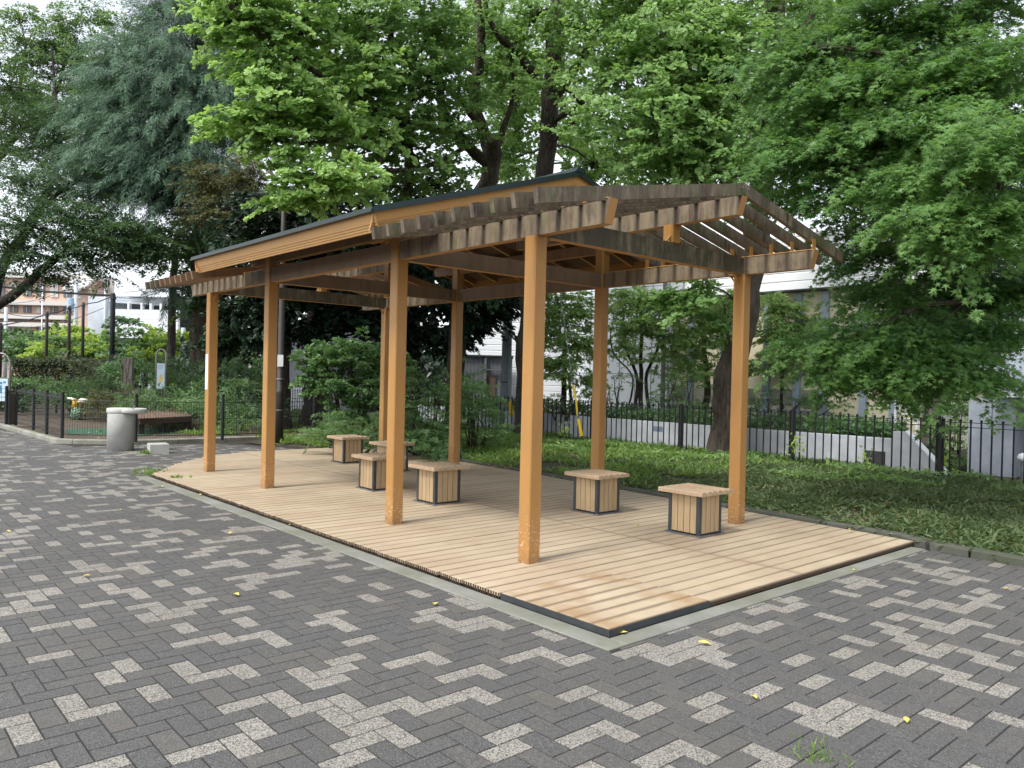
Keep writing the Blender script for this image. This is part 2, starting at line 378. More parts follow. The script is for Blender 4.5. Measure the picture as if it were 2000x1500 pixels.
def sprays(blobs, per, axis, rng, length=.5, width=.12, droop=.25, updir=.0, vert=.5, nrm=(1., .25, .45), hang=.2, tips=0., face=.45):
    """blobs: (centre, (rx,ry,rz), count, tint) -> leaf arrays. axis(point)->trunk point; sprays point away from it"""
    Ps, Ts, Ns, tt, base = [], [], [], [], []
    for c, r, n, ti in blobs:
        q = np.array(c)+inside(n, rng)*np.array(r)
        out = q-np.array(axis); out[:, 2] = 0; out = unit(out)
        out = unit(out*.75 + rng.normal(size=(n, 3))*np.array([.6, .6, .25]) + np.array([0, 0, updir]))
        st = ti + rng.normal(size=n)*.16
        L = length*(.6+.8*rng.random(n))
        side = unit(np.cross(out, np.array([0, 0, 1.])))
        t = rng.random((n, per))**.8
        lat = (rng.random((n, per))-.5)*2*width*(1.15-t)/.6
        off = out[:, None, :]*(t*L[:, None])[..., None] + side[:, None, :]*lat[..., None]
        off[..., 2] += -droop*L[:, None]*t*t - np.abs(lat)*.2 + rng.normal(size=(n, per))*width*vert*.35
        P = q[:, None, :]+off
        T = out[:, None, :]*(.4+t[..., None]) + side[:, None, :]*np.sign(lat)[..., None]*.8 + rng.normal(size=(n, per, 3))*.35
        T[..., 2] -= hang
        N = np.array([-.62, -.50, .25])*face + np.array([0, 0, 1.])*nrm[0] + out[:, None, :]*nrm[1] + rng.normal(size=(n, per, 3))*nrm[2]
        Ps.append(P.reshape(-1, 3)); Ts.append(T.reshape(-1, 3)); Ns.append(N.reshape(-1, 3))
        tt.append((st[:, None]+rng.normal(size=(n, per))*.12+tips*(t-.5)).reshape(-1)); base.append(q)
    return np.concatenate(Ps), np.concatenate(Ts), np.concatenate(Ns), np.concatenate(tt), base
DENS = {101: (1.6, 1.5), 102: (1.6, 1.5), 103: (1.4, 1.4), 104: (1.8, 1.5), 105: (2.0, 1.8), 106: (2.2, 1.8), 107: (2., 1.7), 108: (1.7, 1.8), 111: (1.3, 1.3), 112: (1.3, 1.3), 113: (1.3, 1.3), 159: (1, 1)}
def blob(px, py, D, rx, ry, n, ti=.5, dz=None):
    k = D/F; a, b = rx*k, ry*k
    return (at(px, py, D), (a if dz is None else (a+dz)/2, a if dz is None else (a+dz)/2, b), n, ti)
def limb_path(pts, jit, rng, sub=4):
    P = [Vector(p) for p in pts]; out = []
    for i in range(len(P)-1):
        p0 = P[max(i-1, 0)]; p1 = P[i]; p2 = P[i+1]; p3 = P[min(i+2, len(P)-1)]
        for j in range(sub):
            t = j/sub
            q = .5*((2*p1)+(p2-p0)*t+(2*p0-5*p1+4*p2-p3)*t*t+(3*p1-p0-3*p2+p3)*t**3)
            out.append(q+Vector(rng.normal(size=3)*jit) if (i or j) else q)
    out.append(P[-1]); return out
def tree(name, label, cat_group, base, bark, leaf, trunk, limbs, blobs, per, size, shape, seed, length=.5, width=.12, twigs=.5, **kw):
    """trunk/limbs: lists of (points, r0, r1)."""
    rng = np.random.default_rng(seed)
    dn, dp = DENS.get(seed, (1.5, 1.5)); blobs = [(c, r, int(n*dn), ti) for c, r, n, ti in blobs]; per = int(per*dp)
    root = thing(name, base, label, 'tree', cat_group)
    mb = MB(); nodes = []
    for pts, ra, rb in trunk+limbs:
        pp = limb_path(pts, .012*ra/.1, rng, 5); n = len(pp)
        rr = [ra+(rb-ra)*i/(n-1) for i in range(n)]
        if (pts, ra, rb) is trunk[0] or pts is trunk[0][0]:
            rr[0] *= 1.45; rr[1] *= 1.12
        mb.tube(pp, rr, 12 if ra > .1 else 6); nodes += [np.array(p) for p in pp[2:]]
    nodes = np.array(nodes)
    axis = kw.pop('axis', trunk[0][0][-1])
    P, T, N, tint, bases = sprays(blobs, per, axis, rng, length, width, **kw)
    # branches: trunk -> each blob -> its sprays
    for (c, r, n, ti), q in zip(blobs, bases):
        c = np.array(c); j = np.argmin(np.linalg.norm(nodes-c, axis=1)+.6*np.maximum(nodes[:, 2]-c[2], 0))
        mid = (nodes[j]+c)/2+np.array([0, 0, .12])+rng.normal(size=3)*.08
        rb = .012+.012*max(r)
        mb.tube(limb_path([nodes[j], mid, c], .02, rng, 3), [rb*1.6]*2+[rb*1.2]*3+[rb*.7]*2, 5)
        k = int(len(q)*twigs)
        for e in q[:k]:
            m_ = (c+e)/2+rng.normal(size=3)*.06
            mb.tube([c, m_, e], [rb*.5, rb*.3, .004], 3, False)
    mb.build('trunk', bark, root, True)
    leaf_mesh('crown', leaf, P, T, N, size*(.7+.6*rng.random(len(P))), tint, shape, root)
    return root
def bush(name, label, cat, base, blobs, leaf, per, size, shape, seed, length=.25, width=.08, group=None, stem='bark', **kw):
    rng = np.random.default_rng(seed); root = thing(name, base, label, cat, group); per = int(per*1.7)
    b = np.array(base, float); kw.setdefault('updir', .25); kw.setdefault('droop', .3)
    P, T, N, tint, bases = sprays(blobs, per, b, rng, length, width, **kw)
    mb = MB()
    for (c, r, n, ti), q in zip(blobs, bases):
        c = np.array(c)
        foot = b+np.array([(c[0]-b[0])*.3, (c[1]-b[1])*.3, 0])
        for _ in range(3):
            f2 = foot+rng.normal(size=3)*np.array([.06, .06, 0]); mb.tube(limb_path([f2, (f2+c)/2+rng.normal(size=3)*.05, c+rng.normal(size=3)*.1], .01, rng, 3), [.022]*3+[.015]*2+[.008]*2, 5)
        for e in q[:len(q)//3]: mb.tube([c, e], [.007, .003], 3, False)
    mb.build('stems', M[stem], root, True)
    leaf_mesh('foliage', leaf, P, T, N, size*(.7+.6*rng.random(len(P))), tint, shape, root)
    return root
# ================================================================== SETTING
def sheet(name, poly, z, mat, label=None):
    mb = MB(); mb.add([(a, b, z) for a, b in poly], [tuple(range(len(poly)))]); return tag(mb.build(name, mat), label, None, None, 'structure')
sheet('ground', [(-900, -900), (1200, -900), (1200, 1500), (-900, 1500)], -.075, M['soil'])
DECK_R = [(-1.57, 3.66), (0, 3.78), (1.6, 3.84), (4.1, 4.05), (6.3, 4.13), (7.9, 4.13), (9.0, 3.9), (9.56, 3.3)]
DECK_L = [(-1.57, -.78), (7.15, -.78), (7.25, -.66), (7.7, -.40), (8.25, -.02), (8.8, .45), (9.28, .97), (9.56, 1.9)]
def interp(tab, y): return float(np.interp(y, [a for a, b in tab], [b for a, b in tab]))
# brick joints sheet, then the stone pavers, each a chamfered block
sheet('pavement', [(-30, -12), (3.42, -12), (3.5, -2.5), (3.6, -1.6), (-.6, -1.6), (-.6, 7.2), (.3, 8.9), (1.4, 9.5), (3.4, 9.55), (3.2, 10.6), (1.9, 12.0), (.3, 12.45), (-.72, 13.4), (-.9, 19), (-1.5, 40), (-30, 40)], -.047, M['joint'])
def pavers():
    w = .11; g = .0026; c = .0022; zt = -.043; zb = -.052
    V, Fc, Tt = [], [], []
    for i in range(-90, 44):
        for j in range(-62, 175):
            k = (i-j) % 4
            if k == 0: x0, x1, y0, y1 = i*w, (i+2)*w, j*w, (j+1)*w
            elif k == 3: x0, x1, y0, y1 = i*w, (i+1)*w, j*w, (j+2)*w
            else: continue
            cx, cyy = (x0+x1)/2, (y0+y1)/2
            if cx < -6-.14*max(0, cyy) and cx < -6: continue
            # keep only the paved region
            if cx > 3.54 and cyy < 9: continue
            if x1 > -.965 and y1 > -1.725 and cyy < 7.25 and x0 < 3.6:
                if x0 < -.965+.004: x1 = -.965
                elif y0 < -1.725+.004: y1 = -1.725
                else: continue
                if x1-x0 < .02 or y1-y0 < .02: continue
            if cyy >= 7.2:
                xl = interp(DECK_L, min(cyy, 9.5))
                if cyy < 9.66 and cx > xl-.16: continue
                if cyy >= 9.66 and cx > 3.2-(cyy-9.6)*.55: continue
                if cyy > 12.3-.25*max(cx-.4, 0) and cx > -.7-(cyy-13.4)*.03: continue
                if 12.3 < cyy < 13.5 and cx > .35-(cyy-12.45)*1.1: continue
            V.append((x0, x1, y0, y1)); Tt.append(rnd.random())
    A = np.array(V); n = len(A); rng = np.random.default_rng(3)
    x0, x1, y0, y1 = A.T; dz = rng.normal(size=n)*.0003; tl = rng.normal(size=(n, 2))*.0002
    P = np.zeros((n, 8, 3))
    for q, (sx, sy) in enumerate(((0, 0), (1, 0), (1, 1), (0, 1))):
        X = np.where(sx, x1-g, x0+g); Y = np.where(sy, y1-g, y0+g)
        P[:, q, 0] = X; P[:, q, 1] = Y; P[:, q, 2] = zb
        P[:, q+4, 0] = X+(c if not sx else -c); P[:, q+4, 1] = Y+(c if not sy else -c); P[:, q+4, 2] = zt+dz+tl[:, 0]*(sx*2-1)+tl[:, 1]*(sy*2-1)
    fs = [(4, 5, 6, 7), (0, 1, 5, 4), (1, 2, 6, 5), (2, 3, 7, 6), (3, 0, 4, 7)]
    L = (np.array(fs).reshape(-1)[None]+np.arange(n)[:, None]*8).reshape(-1).astype('i')
    me = bpy.data.meshes.new('paving_stones'); me.vertices.add(n*8); me.vertices.foreach_set('co', P.reshape(-1).astype('f'))
    me.loops.add(len(L)); me.loops.foreach_set('vertex_index', L); me.polygons.add(n*5)
    me.polygons.foreach_set('loop_start', (np.arange(n*5)*4).astype('i'))
    try: me.polygons.foreach_set('loop_total', np.full(n*5, 4, 'i'))
    except Exception: pass
    me.update(calc_edges=True)
    a = me.attributes.new('tint', 'FLOAT', 'FACE'); a.data.foreach_set('value', np.repeat(np.array(Tt), 5).astype('f'))
    me.materials.append(M['paver']); me.polygons.foreach_set('use_smooth', np.zeros(n*5, bool)); o = bpy.data.objects.new('paving_stones', me); COL.objects.link(o); tag(o, kind='structure')
pavers()
# concrete border round the deck
mb = MB()
mb.box(-.96, -.80, -1.72, 7.25, -.09, -.039, .004)
mb.box(-.80, 3.55, -1.72, -1.585, -.09, -.0385, .004)
o = mb.build('deck_border', M['border']); tag(o, kind='structure')
mb = MB(); mb.box(-.80, 3.7, -1.585, 9.5, -.09, -.068); tag(mb.build('deck_bed', M['joint']), kind='structure')

def bank_z(x, y):
    a = np.clip((x-4.0)/5.6, 0, 1)
    return -.02 + .09*np.sin(np.pi*a)*np.clip((9-y)/5, .15, 1) + .02*np.sin(x*2.3+y*1.1)+.015*np.sin(y*3.1-x*1.7)
def kerb_x(y): return float(np.interp(y, [-12, -2.53, -1.7, -1.4, 0, 1.6, 4.1, 6.3, 7.9, 9.0, 9.6], [3.66, 3.60, 3.66, 3.80, 3.87, 3.93, 4.14, 4.22, 4.22, 4.0, 3.4]))
def bank():
    mb = MB(); ys = np.concatenate([np.linspace(-12, 9.2, 70), np.linspace(9.5, 24, 30)]); nx = 28; vs = []
    for y in ys:
        xa = kerb_x(y)+.06 if y < 9.4 else max(3.45-(y-9.4)*.35, 2.4) if y < 12.4 else 4.9
        for i in range(nx):
            x = xa+(10.25-xa)*i/(nx-1); vs.append((x, y, float(bank_z(x, y))-(.03 if i == 0 else 0)))
    fs = [(r*nx+i, r*nx+i+1, (r+1)*nx+i+1, (r+1)*nx+i) for r in range(len(ys)-1) for i in range(nx-1)]
    mb.add(vs, fs); tag(mb.build('planting_bed', M['soil'], None, True), kind='structure')
bank()
# kerb between deck and planting bed: rounded dark kerb stones, paler rough blocks along the paving
def kerb_run(name, pts, w, h, z0, mat, seg, gap=.006):
    mb = MB(); P = [Vector((*p, 0)) for p in pts]; d = [0]
    for a, b in zip(P, P[1:]): d.append(d[-1]+(b-a).length)
    def pt(s):
        for i in range(len(P)-1):
            if s <= d[i+1] or i == len(P)-2: t = (s-d[i])/(d[i+1]-d[i]); return P[i].lerp(P[i+1], t)
    s = 0
    while s < d[-1]-.05:
        e = min(s+seg, d[-1]); prof = [(-w/2, z0), (-w/2, h*.55+0), (-w*.36, h*.85), (-w*.18, h), (w*.18, h), (w*.36, h*.85), (w/2, h*.55), (w/2, z0)]
        ks = 3; ring = []
        for q in range(ks+1):
            a = pt(s+gap+(e-s-2*gap)*q/ks); b = pt(min(s+gap+(e-s-2*gap)*q/ks+.02, d[-1])); a0 = pt(max(0, s+gap+(e-s-2*gap)*q/ks-.02))
            t = (b-a0).normalized(); nrm = Vector((t.y, -t.x, 0)); jz = rnd.uniform(-.003, .003)
            ring.append([(a+nrm*u+Vector((0, 0, z+(jz if z > 0 else 0)))) for u, z in prof])
        n = len(prof); vs = [v for r in ring for v in r]; fs = []
        for q in range(ks):
            for i in range(n-1): fs.append((q*n+i, q*n+i+1, (q+1)*n+i+1, (q+1)*n+i))
        fs += [tuple(range(n-1, -1, -1)), tuple(ks*n+i for i in range(n))]
        mb.add(vs, fs); s = e
    return tag(mb.build(name, mat), kind='structure')
kerb_run('kerb', [(kerb_x(y), y) for y in (-1.72, -1.4, 0, 1.6, 4.1, 6.3, 7.9, 9.0, 9.6)], .12, .035, -.1, M['kerb'], 1.2)
kerb_run('kerb', [(kerb_x(y), y) for y in (-12, -8, -5, -2.53, -1.74)], .16, .03, -.1, M['kerb'], .55, .010)
KL = [(-1.3, 24), (-.95, 19), (-.72, 13.4), (-.55, 13.15), (.35, 12.52), (1.2, 12.42), (2.4, 12.4), (3.9, 12.42), (4.8, 12.5)]
kerb_run('kerb', KL, .16, .05, -.1, M['kerb2'], 1.0)
# playground floor and its strip of green turf
sheet('playground_floor', [(-.9, 19), (-.70, 13.4), (.38, 12.56), (1.2, 12.46), (4.8, 12.5), (7.5, 17), (7, 26), (-1.2, 26)], -.03, M['dirt'])
g1 = [ground(x, y, -.026) for x, y in ((128, 838), (250, 836), (350, 838), (352, 846), (260, 851), (130, 849))]
sheet('turf', [(p[0], p[1]) for p in g1], -.024, M['turf'])

# ================================================================== DECK
def deck():
    root = thing('timber_deck', (1.5, 3.5, -.04), 'pale tan timber platform with dark board joints under the shelter', 'deck')
    mb = MB(); me = MB(); y = -1.57; k = 0; pitch = .145
    while y < 9.5:
        y1 = y+pitch-.0035; ym = y+pitch/2
        xl = interp(DECK_L, ym); xr = interp(DECK_R, ym)-.01
        cuts = [xl+rnd.uniform(-.006, .008), 1.5, xr]
        for a, b in zip(cuts, cuts[1:]):
            if a < .24 and y < -.62: a = .243
            mb.cur = rnd.random()
            aa, bb = a+.0015, b-.0015
            dz = rnd.uniform(-.0012, .0012)
            mb.box(aa, bb, y, y1, -.026+dz, dz, .002)
        if y >= -.62 and y < 7.1:
            for q in range(5):   # hollow board ends
                yq = y+.008+q*.027; me.box(cuts[0]-.001-rnd.random()*.004, cuts[0]+.0015, yq, yq+.012, -.034-rnd.random()*.006, -.003)
        y += pitch; k += 1
    mb.build('boards', M['deck'], root)
    me.build('board_ends', M['board_end'], root)
    # replaced near corner section, slightly proud, on a steel angle
    mb = MB(); y = -1.565
    for q in range(7):
        y1 = min(y+pitch-.003, -.575); mb.cur = rnd.random()
        mb.box(-.782, .239, y, y1, -.02, .006, .002); y += pitch
    tag(mb.build('corner_panel', M['deck_stain'], root), 'newer corner section with brown stains')
    mb = MB(); mb.box(-.792, -.784, -1.575, -.575, -.04, .002); mb.box(-.784, .24, -1.578, -1.570, -.04, .002)
    mb.build('edge_trim', M['steel'], root)
    mb = MB(); mb.box(.24, 3.66, -1.576, -1.571, -.036, -.012)
    mb.build('edge_board', M['board_end'], root)
deck()

# ================================================================== SHELTER
PX = (0, 3.016); PY = (0, 2.0078, 4.9911, 7.0182); H = 2.65; HB = .18; RX = 1.78
RZ = 3.76; ES = .311
def roof_z(x): return RZ-abs(x-1.8)*ES
def shelter():
    root = thing('garden_shelter', (1.5, 3.5, 0), 'orange brown timber shelter with a dark green roof and slatted ends on the pale deck', 'shelter')
    for xi, x in enumerate(PX):
        for yi, y in enumerate(PY):
            inner = yi in (1, 2); top = H if not inner else roof_z(x)-.20
            mb = MB(); mb.post(x, y, .066, -.02, top, .009); p = mb.build('post', M['post'], root)
            if not inner:      # little steel gussets under the beams
                g = MB(); sx = 1 if xi == 0 else -1; sy = 1 if yi == 0 else -1
                for (dx, dy) in ((sx, 0), (0, sy)):
                    a = Vector((x+dx*.066, y+dy*.066, H-.10)); b = Vector((x+dx*.14, y+dy*.14, H-.004)); g.beam(a, b, .012, .012, (dy, dx, .1))
                    g.box(min(x+dx*.05, x+dx*.15)-.015*abs(dy), max(x+dx*.05, x+dx*.15)+.015*abs(dy), min(y+dy*.05, y+dy*.15)-.015*abs(dx), max(y+dy*.05, y+dy*.15)+.015*abs(dx), H-.012, H-.002)
                g.build('bracket', M['post'], p)
            if xi == 0 and yi == 3:
                s = MB(); s.box(x-.0672, x-.0662, y-.045, y+.055, 1.22, 1.74); tag(s.build('notice', M['white'], p), 'torn pale paper stuck to the post')
    w = .045
    def beam_y(name, x, y0, y1, z0, z1, mat, cut=(0, 0), ww=w):
        m = MB(); m.hexa([(x-ww, y0+cut[0], z0), (x+ww, y0+cut[0], z0), (x+ww, y1-cut[1], z0), (x-ww, y1-cut[1], z0), (x-ww, y0, z1), (x+ww, y0, z1), (x+ww, y1, z1), (x-ww, y1, z1)])
        return m.build(name, mat, root)
    def beam_x(name, y, x0, x1, z0, z1, mat, ww=w):
        m = MB(); m.box(x0, x1, y-ww, y+ww, z0, z1); return m.build(name, mat, root)
    for x in PX:
        for a_, b_ in ((-.81, PY[1]-.07), (PY[2]+.07, PY[3]+.76)):
            m = MB(); m.box(x-w-.006, x+w+.006, a_, b_, H+HB+.0005, H+HB+.008); m.build('top_flange', M['fascia'], root)
        beam_y('purlin', x, -.83, PY[1]-.066, H, H+HB, M['beam_old'], (.05, 0))
        beam_y('purlin', x, PY[1]+.066, PY[2]-.066, H, H+HB, M['beam'])
        beam_y('purlin', x, PY[2]+.066, PY[3]+.78, H, H+HB, M['beam_old'], (0, .05))
    for y, mt in zip(PY, ('beam_old', 'beam', 'beam', 'beam_old')):
        e = .045 if y in (PY[0], PY[3]) else .066
        beam_x('tie_beam', y, e, PX[1]-e, H+.0, H+HB-.003, M['tie_old'] if y in (PY[0], PY[3]) else M[mt])
    for y in PY:
        m = MB(); inner = y in (PY[1], PY[2]); m.post(RX, y, .06, H+HB-.003, 3.0 if not inner else RZ-.30); m.build('king_post', M['post'], root)
        if not inner:
            for s in (-1, 1):
                m = MB(); m.beam((RX+s*.06, y-.03, H+HB+.06), (RX+s*.12, y-.03, H+HB), .02, .012); m.build('bracket', M['post'], root)
    zr = 3.27; hr = .105
    beam_y('ridge_beam', RX, -.79, PY[1]+.2, 2.995, zr-hr-.005, M['beam_old'], (.05, 0))
    beam_y('ridge_beam', RX, PY[2]-.2, PY[3]+.74, 2.995, zr-hr-.005, M['beam_old'], (0, .05))
    sl = .19
    def rafter(y, mat):
        for s in (-1, 1):
            xe = -.74 if s < 0 else 3.66; sv = sl if s < 0 else .205; ze = zr-abs(xe-RX)*sv
            m = MB(); t = .022; c = .012
            x0 = RX+s*.0015
            m.hexa([(x0, y-t, zr-hr), (x0, y+t, zr-hr), (xe-s*.02, y+t, ze-hr), (xe-s*.02, y-t, ze-hr), (x0, y-t, zr), (x0, y+t, zr), (xe, y+t, ze), (xe, y-t, ze)][::-1] if s > 0 else
                   [(x0, y+t, zr-hr), (x0, y-t, zr-hr), (xe-s*.02, y-t, ze-hr), (xe-s*.02, y+t, ze-hr), (x0, y+t, zr), (x0, y-t, zr), (xe, y-t, ze), (xe, y+t, ze)][::-1])
            r = m.build('rafter', mat, root)
        xb = PX[1]; zb = zr-abs(xb-RX)*.205-hr
        m = MB(); m.box(xb-.03, xb+.03, y-.030, y-.024, H+HB, zb+.03); m.build('rafter_clip', M['post'], root)
        for s in (-1, 1):      # bolt heads beside the ridge
            m = MB(); m.lathe(0, 0, [(.009, 0), (.009, .006)], 8)
            for i in range(len(m.v)-16, len(m.v)):
                X, Y, Z = m.v[i]; m.v[i] = (RX+s*.05+X, y-t_-Z, zr-.045+Y)
            m.build('bolt', M['plate'], root)
    t_ = .022
    for k in range(10): rafter(-.77+k*.232, M['rafter'])
    for k in range(10): rafter(PY[3]+.72-k*.215, M['rafter'] if k < 3 else M['rafter_in'])
    # ---- roof over the middle bay
    y0, y1, xe, xb = 1.30, 5.68, -.74, 3.80
    rf = MB(); th = .028
    for (xa, s) in ((xe, -1), (xb, 1)):
        za = roof_z(xa); o_ = .035
        xo = xa+s*o_; zo = roof_z(xo)
        pts = [(xo, y0-o_, zo-th), (1.8+s*.001, y0-o_, RZ-th), (1.8+s*.001, y1+o_, RZ-th), (xo, y1+o_, zo-th)]
        q = pts+[(a, b, c+th) for a, b, c in pts]
        if s > 0: q = [q[i] for i in (3, 2, 1, 0, 7, 6, 5, 4)]
        rf.hexa(q)
        for k in range(1, 9):     # standing seams
            ys = y0+(y1-y0)*k/9; rf.beam((xo+s*-.05, ys, zo+.001), (1.8, ys, RZ+.001), .018, .01)
        rf.box(xo-.012, xo+.012, y0-o_, y1+o_, zo-.045, zo-th+.004)
    rf.hexa([(1.72, y0-.05, RZ-.02), (1.88, y0-.05, RZ-.02), (1.88, y1+.05, RZ-.02), (1.72, y1+.05, RZ-.02), (1.76, y0-.05, RZ+.03), (1.84, y0-.05, RZ+.03), (1.84, y1+.05, RZ+.03), (1.76, y1+.05, RZ+.03)])
    for (xa, s) in ((xe, -1), (xb, 1)):
        for yy in (y0-.042, y1+.03):
            rf.beam((xa+s*.03, yy+.006, roof_z(xa+s*.03)-.03), (1.8, yy+.006, RZ-.03), .012, .05)
    rfo = rf.build('roof', M['roof'], root)
    def fascia(a, b, inn, name='fascia'):
        a, b, inn = Vector(a), Vector(b), Vector(inn); m = MB()
        z = 0; steps = [(.112, 0, .0), (.022, .006, .012), (.022, .012, .024), (.020, .018, .036)]; acc = 0
        for h, off, sl_ in steps:
            p = []
            for dz, d0 in ((-(acc+h-.0015), off+(acc+h)*.22), (-acc, off+acc*.22)):
                for e, dd in ((a, d0), (b, d0), (b, d0+.018), (a, d0+.018)): p.append(e+inn*dd+Vector((0, 0, dz)))
            d = (b-a); n_ = d.cross(Vector((0, 0, 1)))
            if n_.dot(inn) > 0: p = [p[i] for i in (1, 0, 3, 2, 5, 4, 7, 6)]
            m.hexa(p); acc += h
        m.build(name, M['fascia'], root)
    zt = roof_z(xe)-th-.004
    fascia((xe, y0+.002, zt), (xe, y1-.002, zt), (1, 0, 0)); zt2 = roof_z(xb)-th-.004
    fascia((xb, y0, zt2), (xb, y1, zt2), (-1, 0, 0))
    for yy, iy in ((y0, 1), (y1, -1)):
        fascia((xe, yy, zt), (1.8, yy, RZ-th-.004), (0, iy, 0)); fascia((1.8, yy, RZ-th-.004), (xb, yy, zt2), (0, iy, 0))
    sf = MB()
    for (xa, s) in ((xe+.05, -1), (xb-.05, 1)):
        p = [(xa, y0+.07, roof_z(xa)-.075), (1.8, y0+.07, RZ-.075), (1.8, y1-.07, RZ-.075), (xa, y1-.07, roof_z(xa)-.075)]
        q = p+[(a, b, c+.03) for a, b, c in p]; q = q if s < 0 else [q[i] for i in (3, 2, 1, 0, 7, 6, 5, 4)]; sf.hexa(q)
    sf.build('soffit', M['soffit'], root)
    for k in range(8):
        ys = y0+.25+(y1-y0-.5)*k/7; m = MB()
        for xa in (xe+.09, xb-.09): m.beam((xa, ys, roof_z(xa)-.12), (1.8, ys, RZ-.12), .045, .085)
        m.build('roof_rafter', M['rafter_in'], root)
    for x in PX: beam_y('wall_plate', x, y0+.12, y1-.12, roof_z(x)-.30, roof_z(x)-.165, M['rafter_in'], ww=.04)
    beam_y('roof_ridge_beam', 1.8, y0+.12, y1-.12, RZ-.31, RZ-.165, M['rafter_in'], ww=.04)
shelter()

# ================================================================== STOOLS
def stool(x, y, label):
    x -= .03; y -= .035
    root = thing('stool', (x, y, .001), label, 'stool', 'slatted block stools standing on the deck')
    b = .185
    m = MB(); m.box(x-.215, x+.215, y-.215, y+.215, .003, .010, .002)
    for i in (-1, 1):
        for j in (-1, 1):
            mm = MB(); mm.lathe(0, 0, [(.009, .010), (.009, .02)], 6); m.add([(a+x+i*.2, c+y+j*.2, d) for a, c, d in mm.v], mm.f)
    m.build('base_plate', M['plate'], root)
    for i in (-1, 1):
        for j in (-1, 1):
            m = MB(); xc, yc = x+i*b, y+j*b
            m.box(min(xc, xc-i*.038), max(xc, xc-i*.038), min(yc, yc-j*.004), max(yc, yc-j*.004), .010, .402)
            m.box(min(xc, xc-i*.004), max(xc, xc-i*.004), min(yc-j*.0042, yc-j*.038), max(yc-j*.0042, yc-j*.038), .010, .402)
            m.build('corner_post', M['steel'], root)
    core = MB(); core.box(x-.155, x+.155, y-.155, y+.155, .012, .398); core.build('core_box', M['board_end'], root)
    L_ = .0385; span = (2*b-2*L_)/4
    for ax, s in ((0, -1), (0, 1), (1, -1), (1, 1)):
        m = MB()
        for k in range(4):
            m.cur = rnd.random(); a = -b+L_+k*span+.0035; c = a+span-.007; d0, d1 = sorted((s*(b-.002), s*(b-.020)))
            if ax == 0: m.box(x+a, x+c, y+d0, y+d1, .028, .400)
            else: m.box(x+d0, x+d1, y+a, y+c, .028, .400)
        m.build('slat_panel', M['slat'], root)
    m = MB(); pw = .524/6
    for k in range(6):
        m.cur = rnd.random(); a = x-.262+k*pw+.004; c = a+pw-.008; e = rnd.uniform(-.003, .003)
        prof = [(a, .404), (c, .404), (c, .434), (c-.011, .446), (a+.011, .446), (a, .434)]
        n = 6; m.add([(p, y-.262+e, z) for p, z in prof]+[(p, y+.262+e, z) for p, z in prof], [tuple(range(n)), tuple(range(2*n-1, n-1, -1))]+[((i+1) % n, i, n+i, n+(i+1) % n) for i in range(n)])
    m.build('seat', M['seat'], root)
    return root
stool(2.235, -.01, 'nearest block stool, beside the rightmost front post of the back row')
stool(2.325, 1.395, 'block stool second from the right, in front of a back post of the shelter')
stool(1.215, 2.915, 'block stool just right of the second nearest front post, clear of the post')
stool(1.195, 4.225, 'block stool partly hidden behind the left side of the second nearest front post')
stool(2.40, 7.15, 'farthest block stool, at the far left end of the deck by the bushes')
stool(2.41, 5.80, 'back block stool mostly hidden behind the second nearest front post')
# ================================================================== BLACK FENCES
def fence_right():
    root = thing('metal_fence', (9.5, 4, 0), 'long black steel picket fence behind the planting bed on the right', 'fence')
    posts = [-4.85, -2.25, .33, 2.95, 5.52, 8.1, 10.7, 13.2, 15.6]
    for y in posts:
        z = float(bank_z(9.5, y)) if y < 12 else 0
        m = MB(); m.lathe(9.5, y, [(.038, -.15), (.038, 1.0), (.041, 1.0), (.041, 1.02), (.02, 1.03)], 12); m.build('post', M['black'], root)
    for a, b in zip(posts, posts[1:]):
        m = MB(); n = int(round((b-a)/.152))
        for k in range(n+1):
            if k in (0, n): yy = a+.055 if k == 0 else b-.055
            else: yy = a+(b-a)*k/n
            m.lathe(9.5, yy, [(.0140, -.12), (.0140, .955), (.021, .957), (.021, .99), (.014, .995)], 7)
        for z, r in ((.945, .006), (.87, .006), (.06, .012)): m.tube([(9.5, a, z), (9.5, b, z)], r, 6)
        m.build('picket_panel', M['black'], root)
fence_right()
def ball_post(x, y, z0, z1, r=.032):
    m = MB(); m.lathe(x, y, [(r, z0), (r, z1-.06), (r*.7, z1-.055), (r*.75, z1-.05), (r*1.15, z1-.03), (r*1.1, z1-.012), (r*.6, z1), (.004, z1+.003)], 12); return m
def mesh_panel(a, b, z0, z1, vert, nh, root, rv=.003, rh=.004):
    m = MB(); A = Vector((*a, 0)); Bv = Vector((*b, 0)); L = (Bv-A).length; n = max(2, int(L/vert))
    for k in range(1, n): p = A.lerp(Bv, k/n); m.tube([(p.x, p.y, z0), (p.x, p.y, z1)], rv, 4, False)
    for k in range(nh): z = z0+.04+(z1-z0-.04)*k/(nh-1); m.tube([(A.x, A.y, z), (Bv.x, Bv.y, z)], rh if k else rh*1.3, 5, False)
    m.build('mesh_panel', M['black'], root)
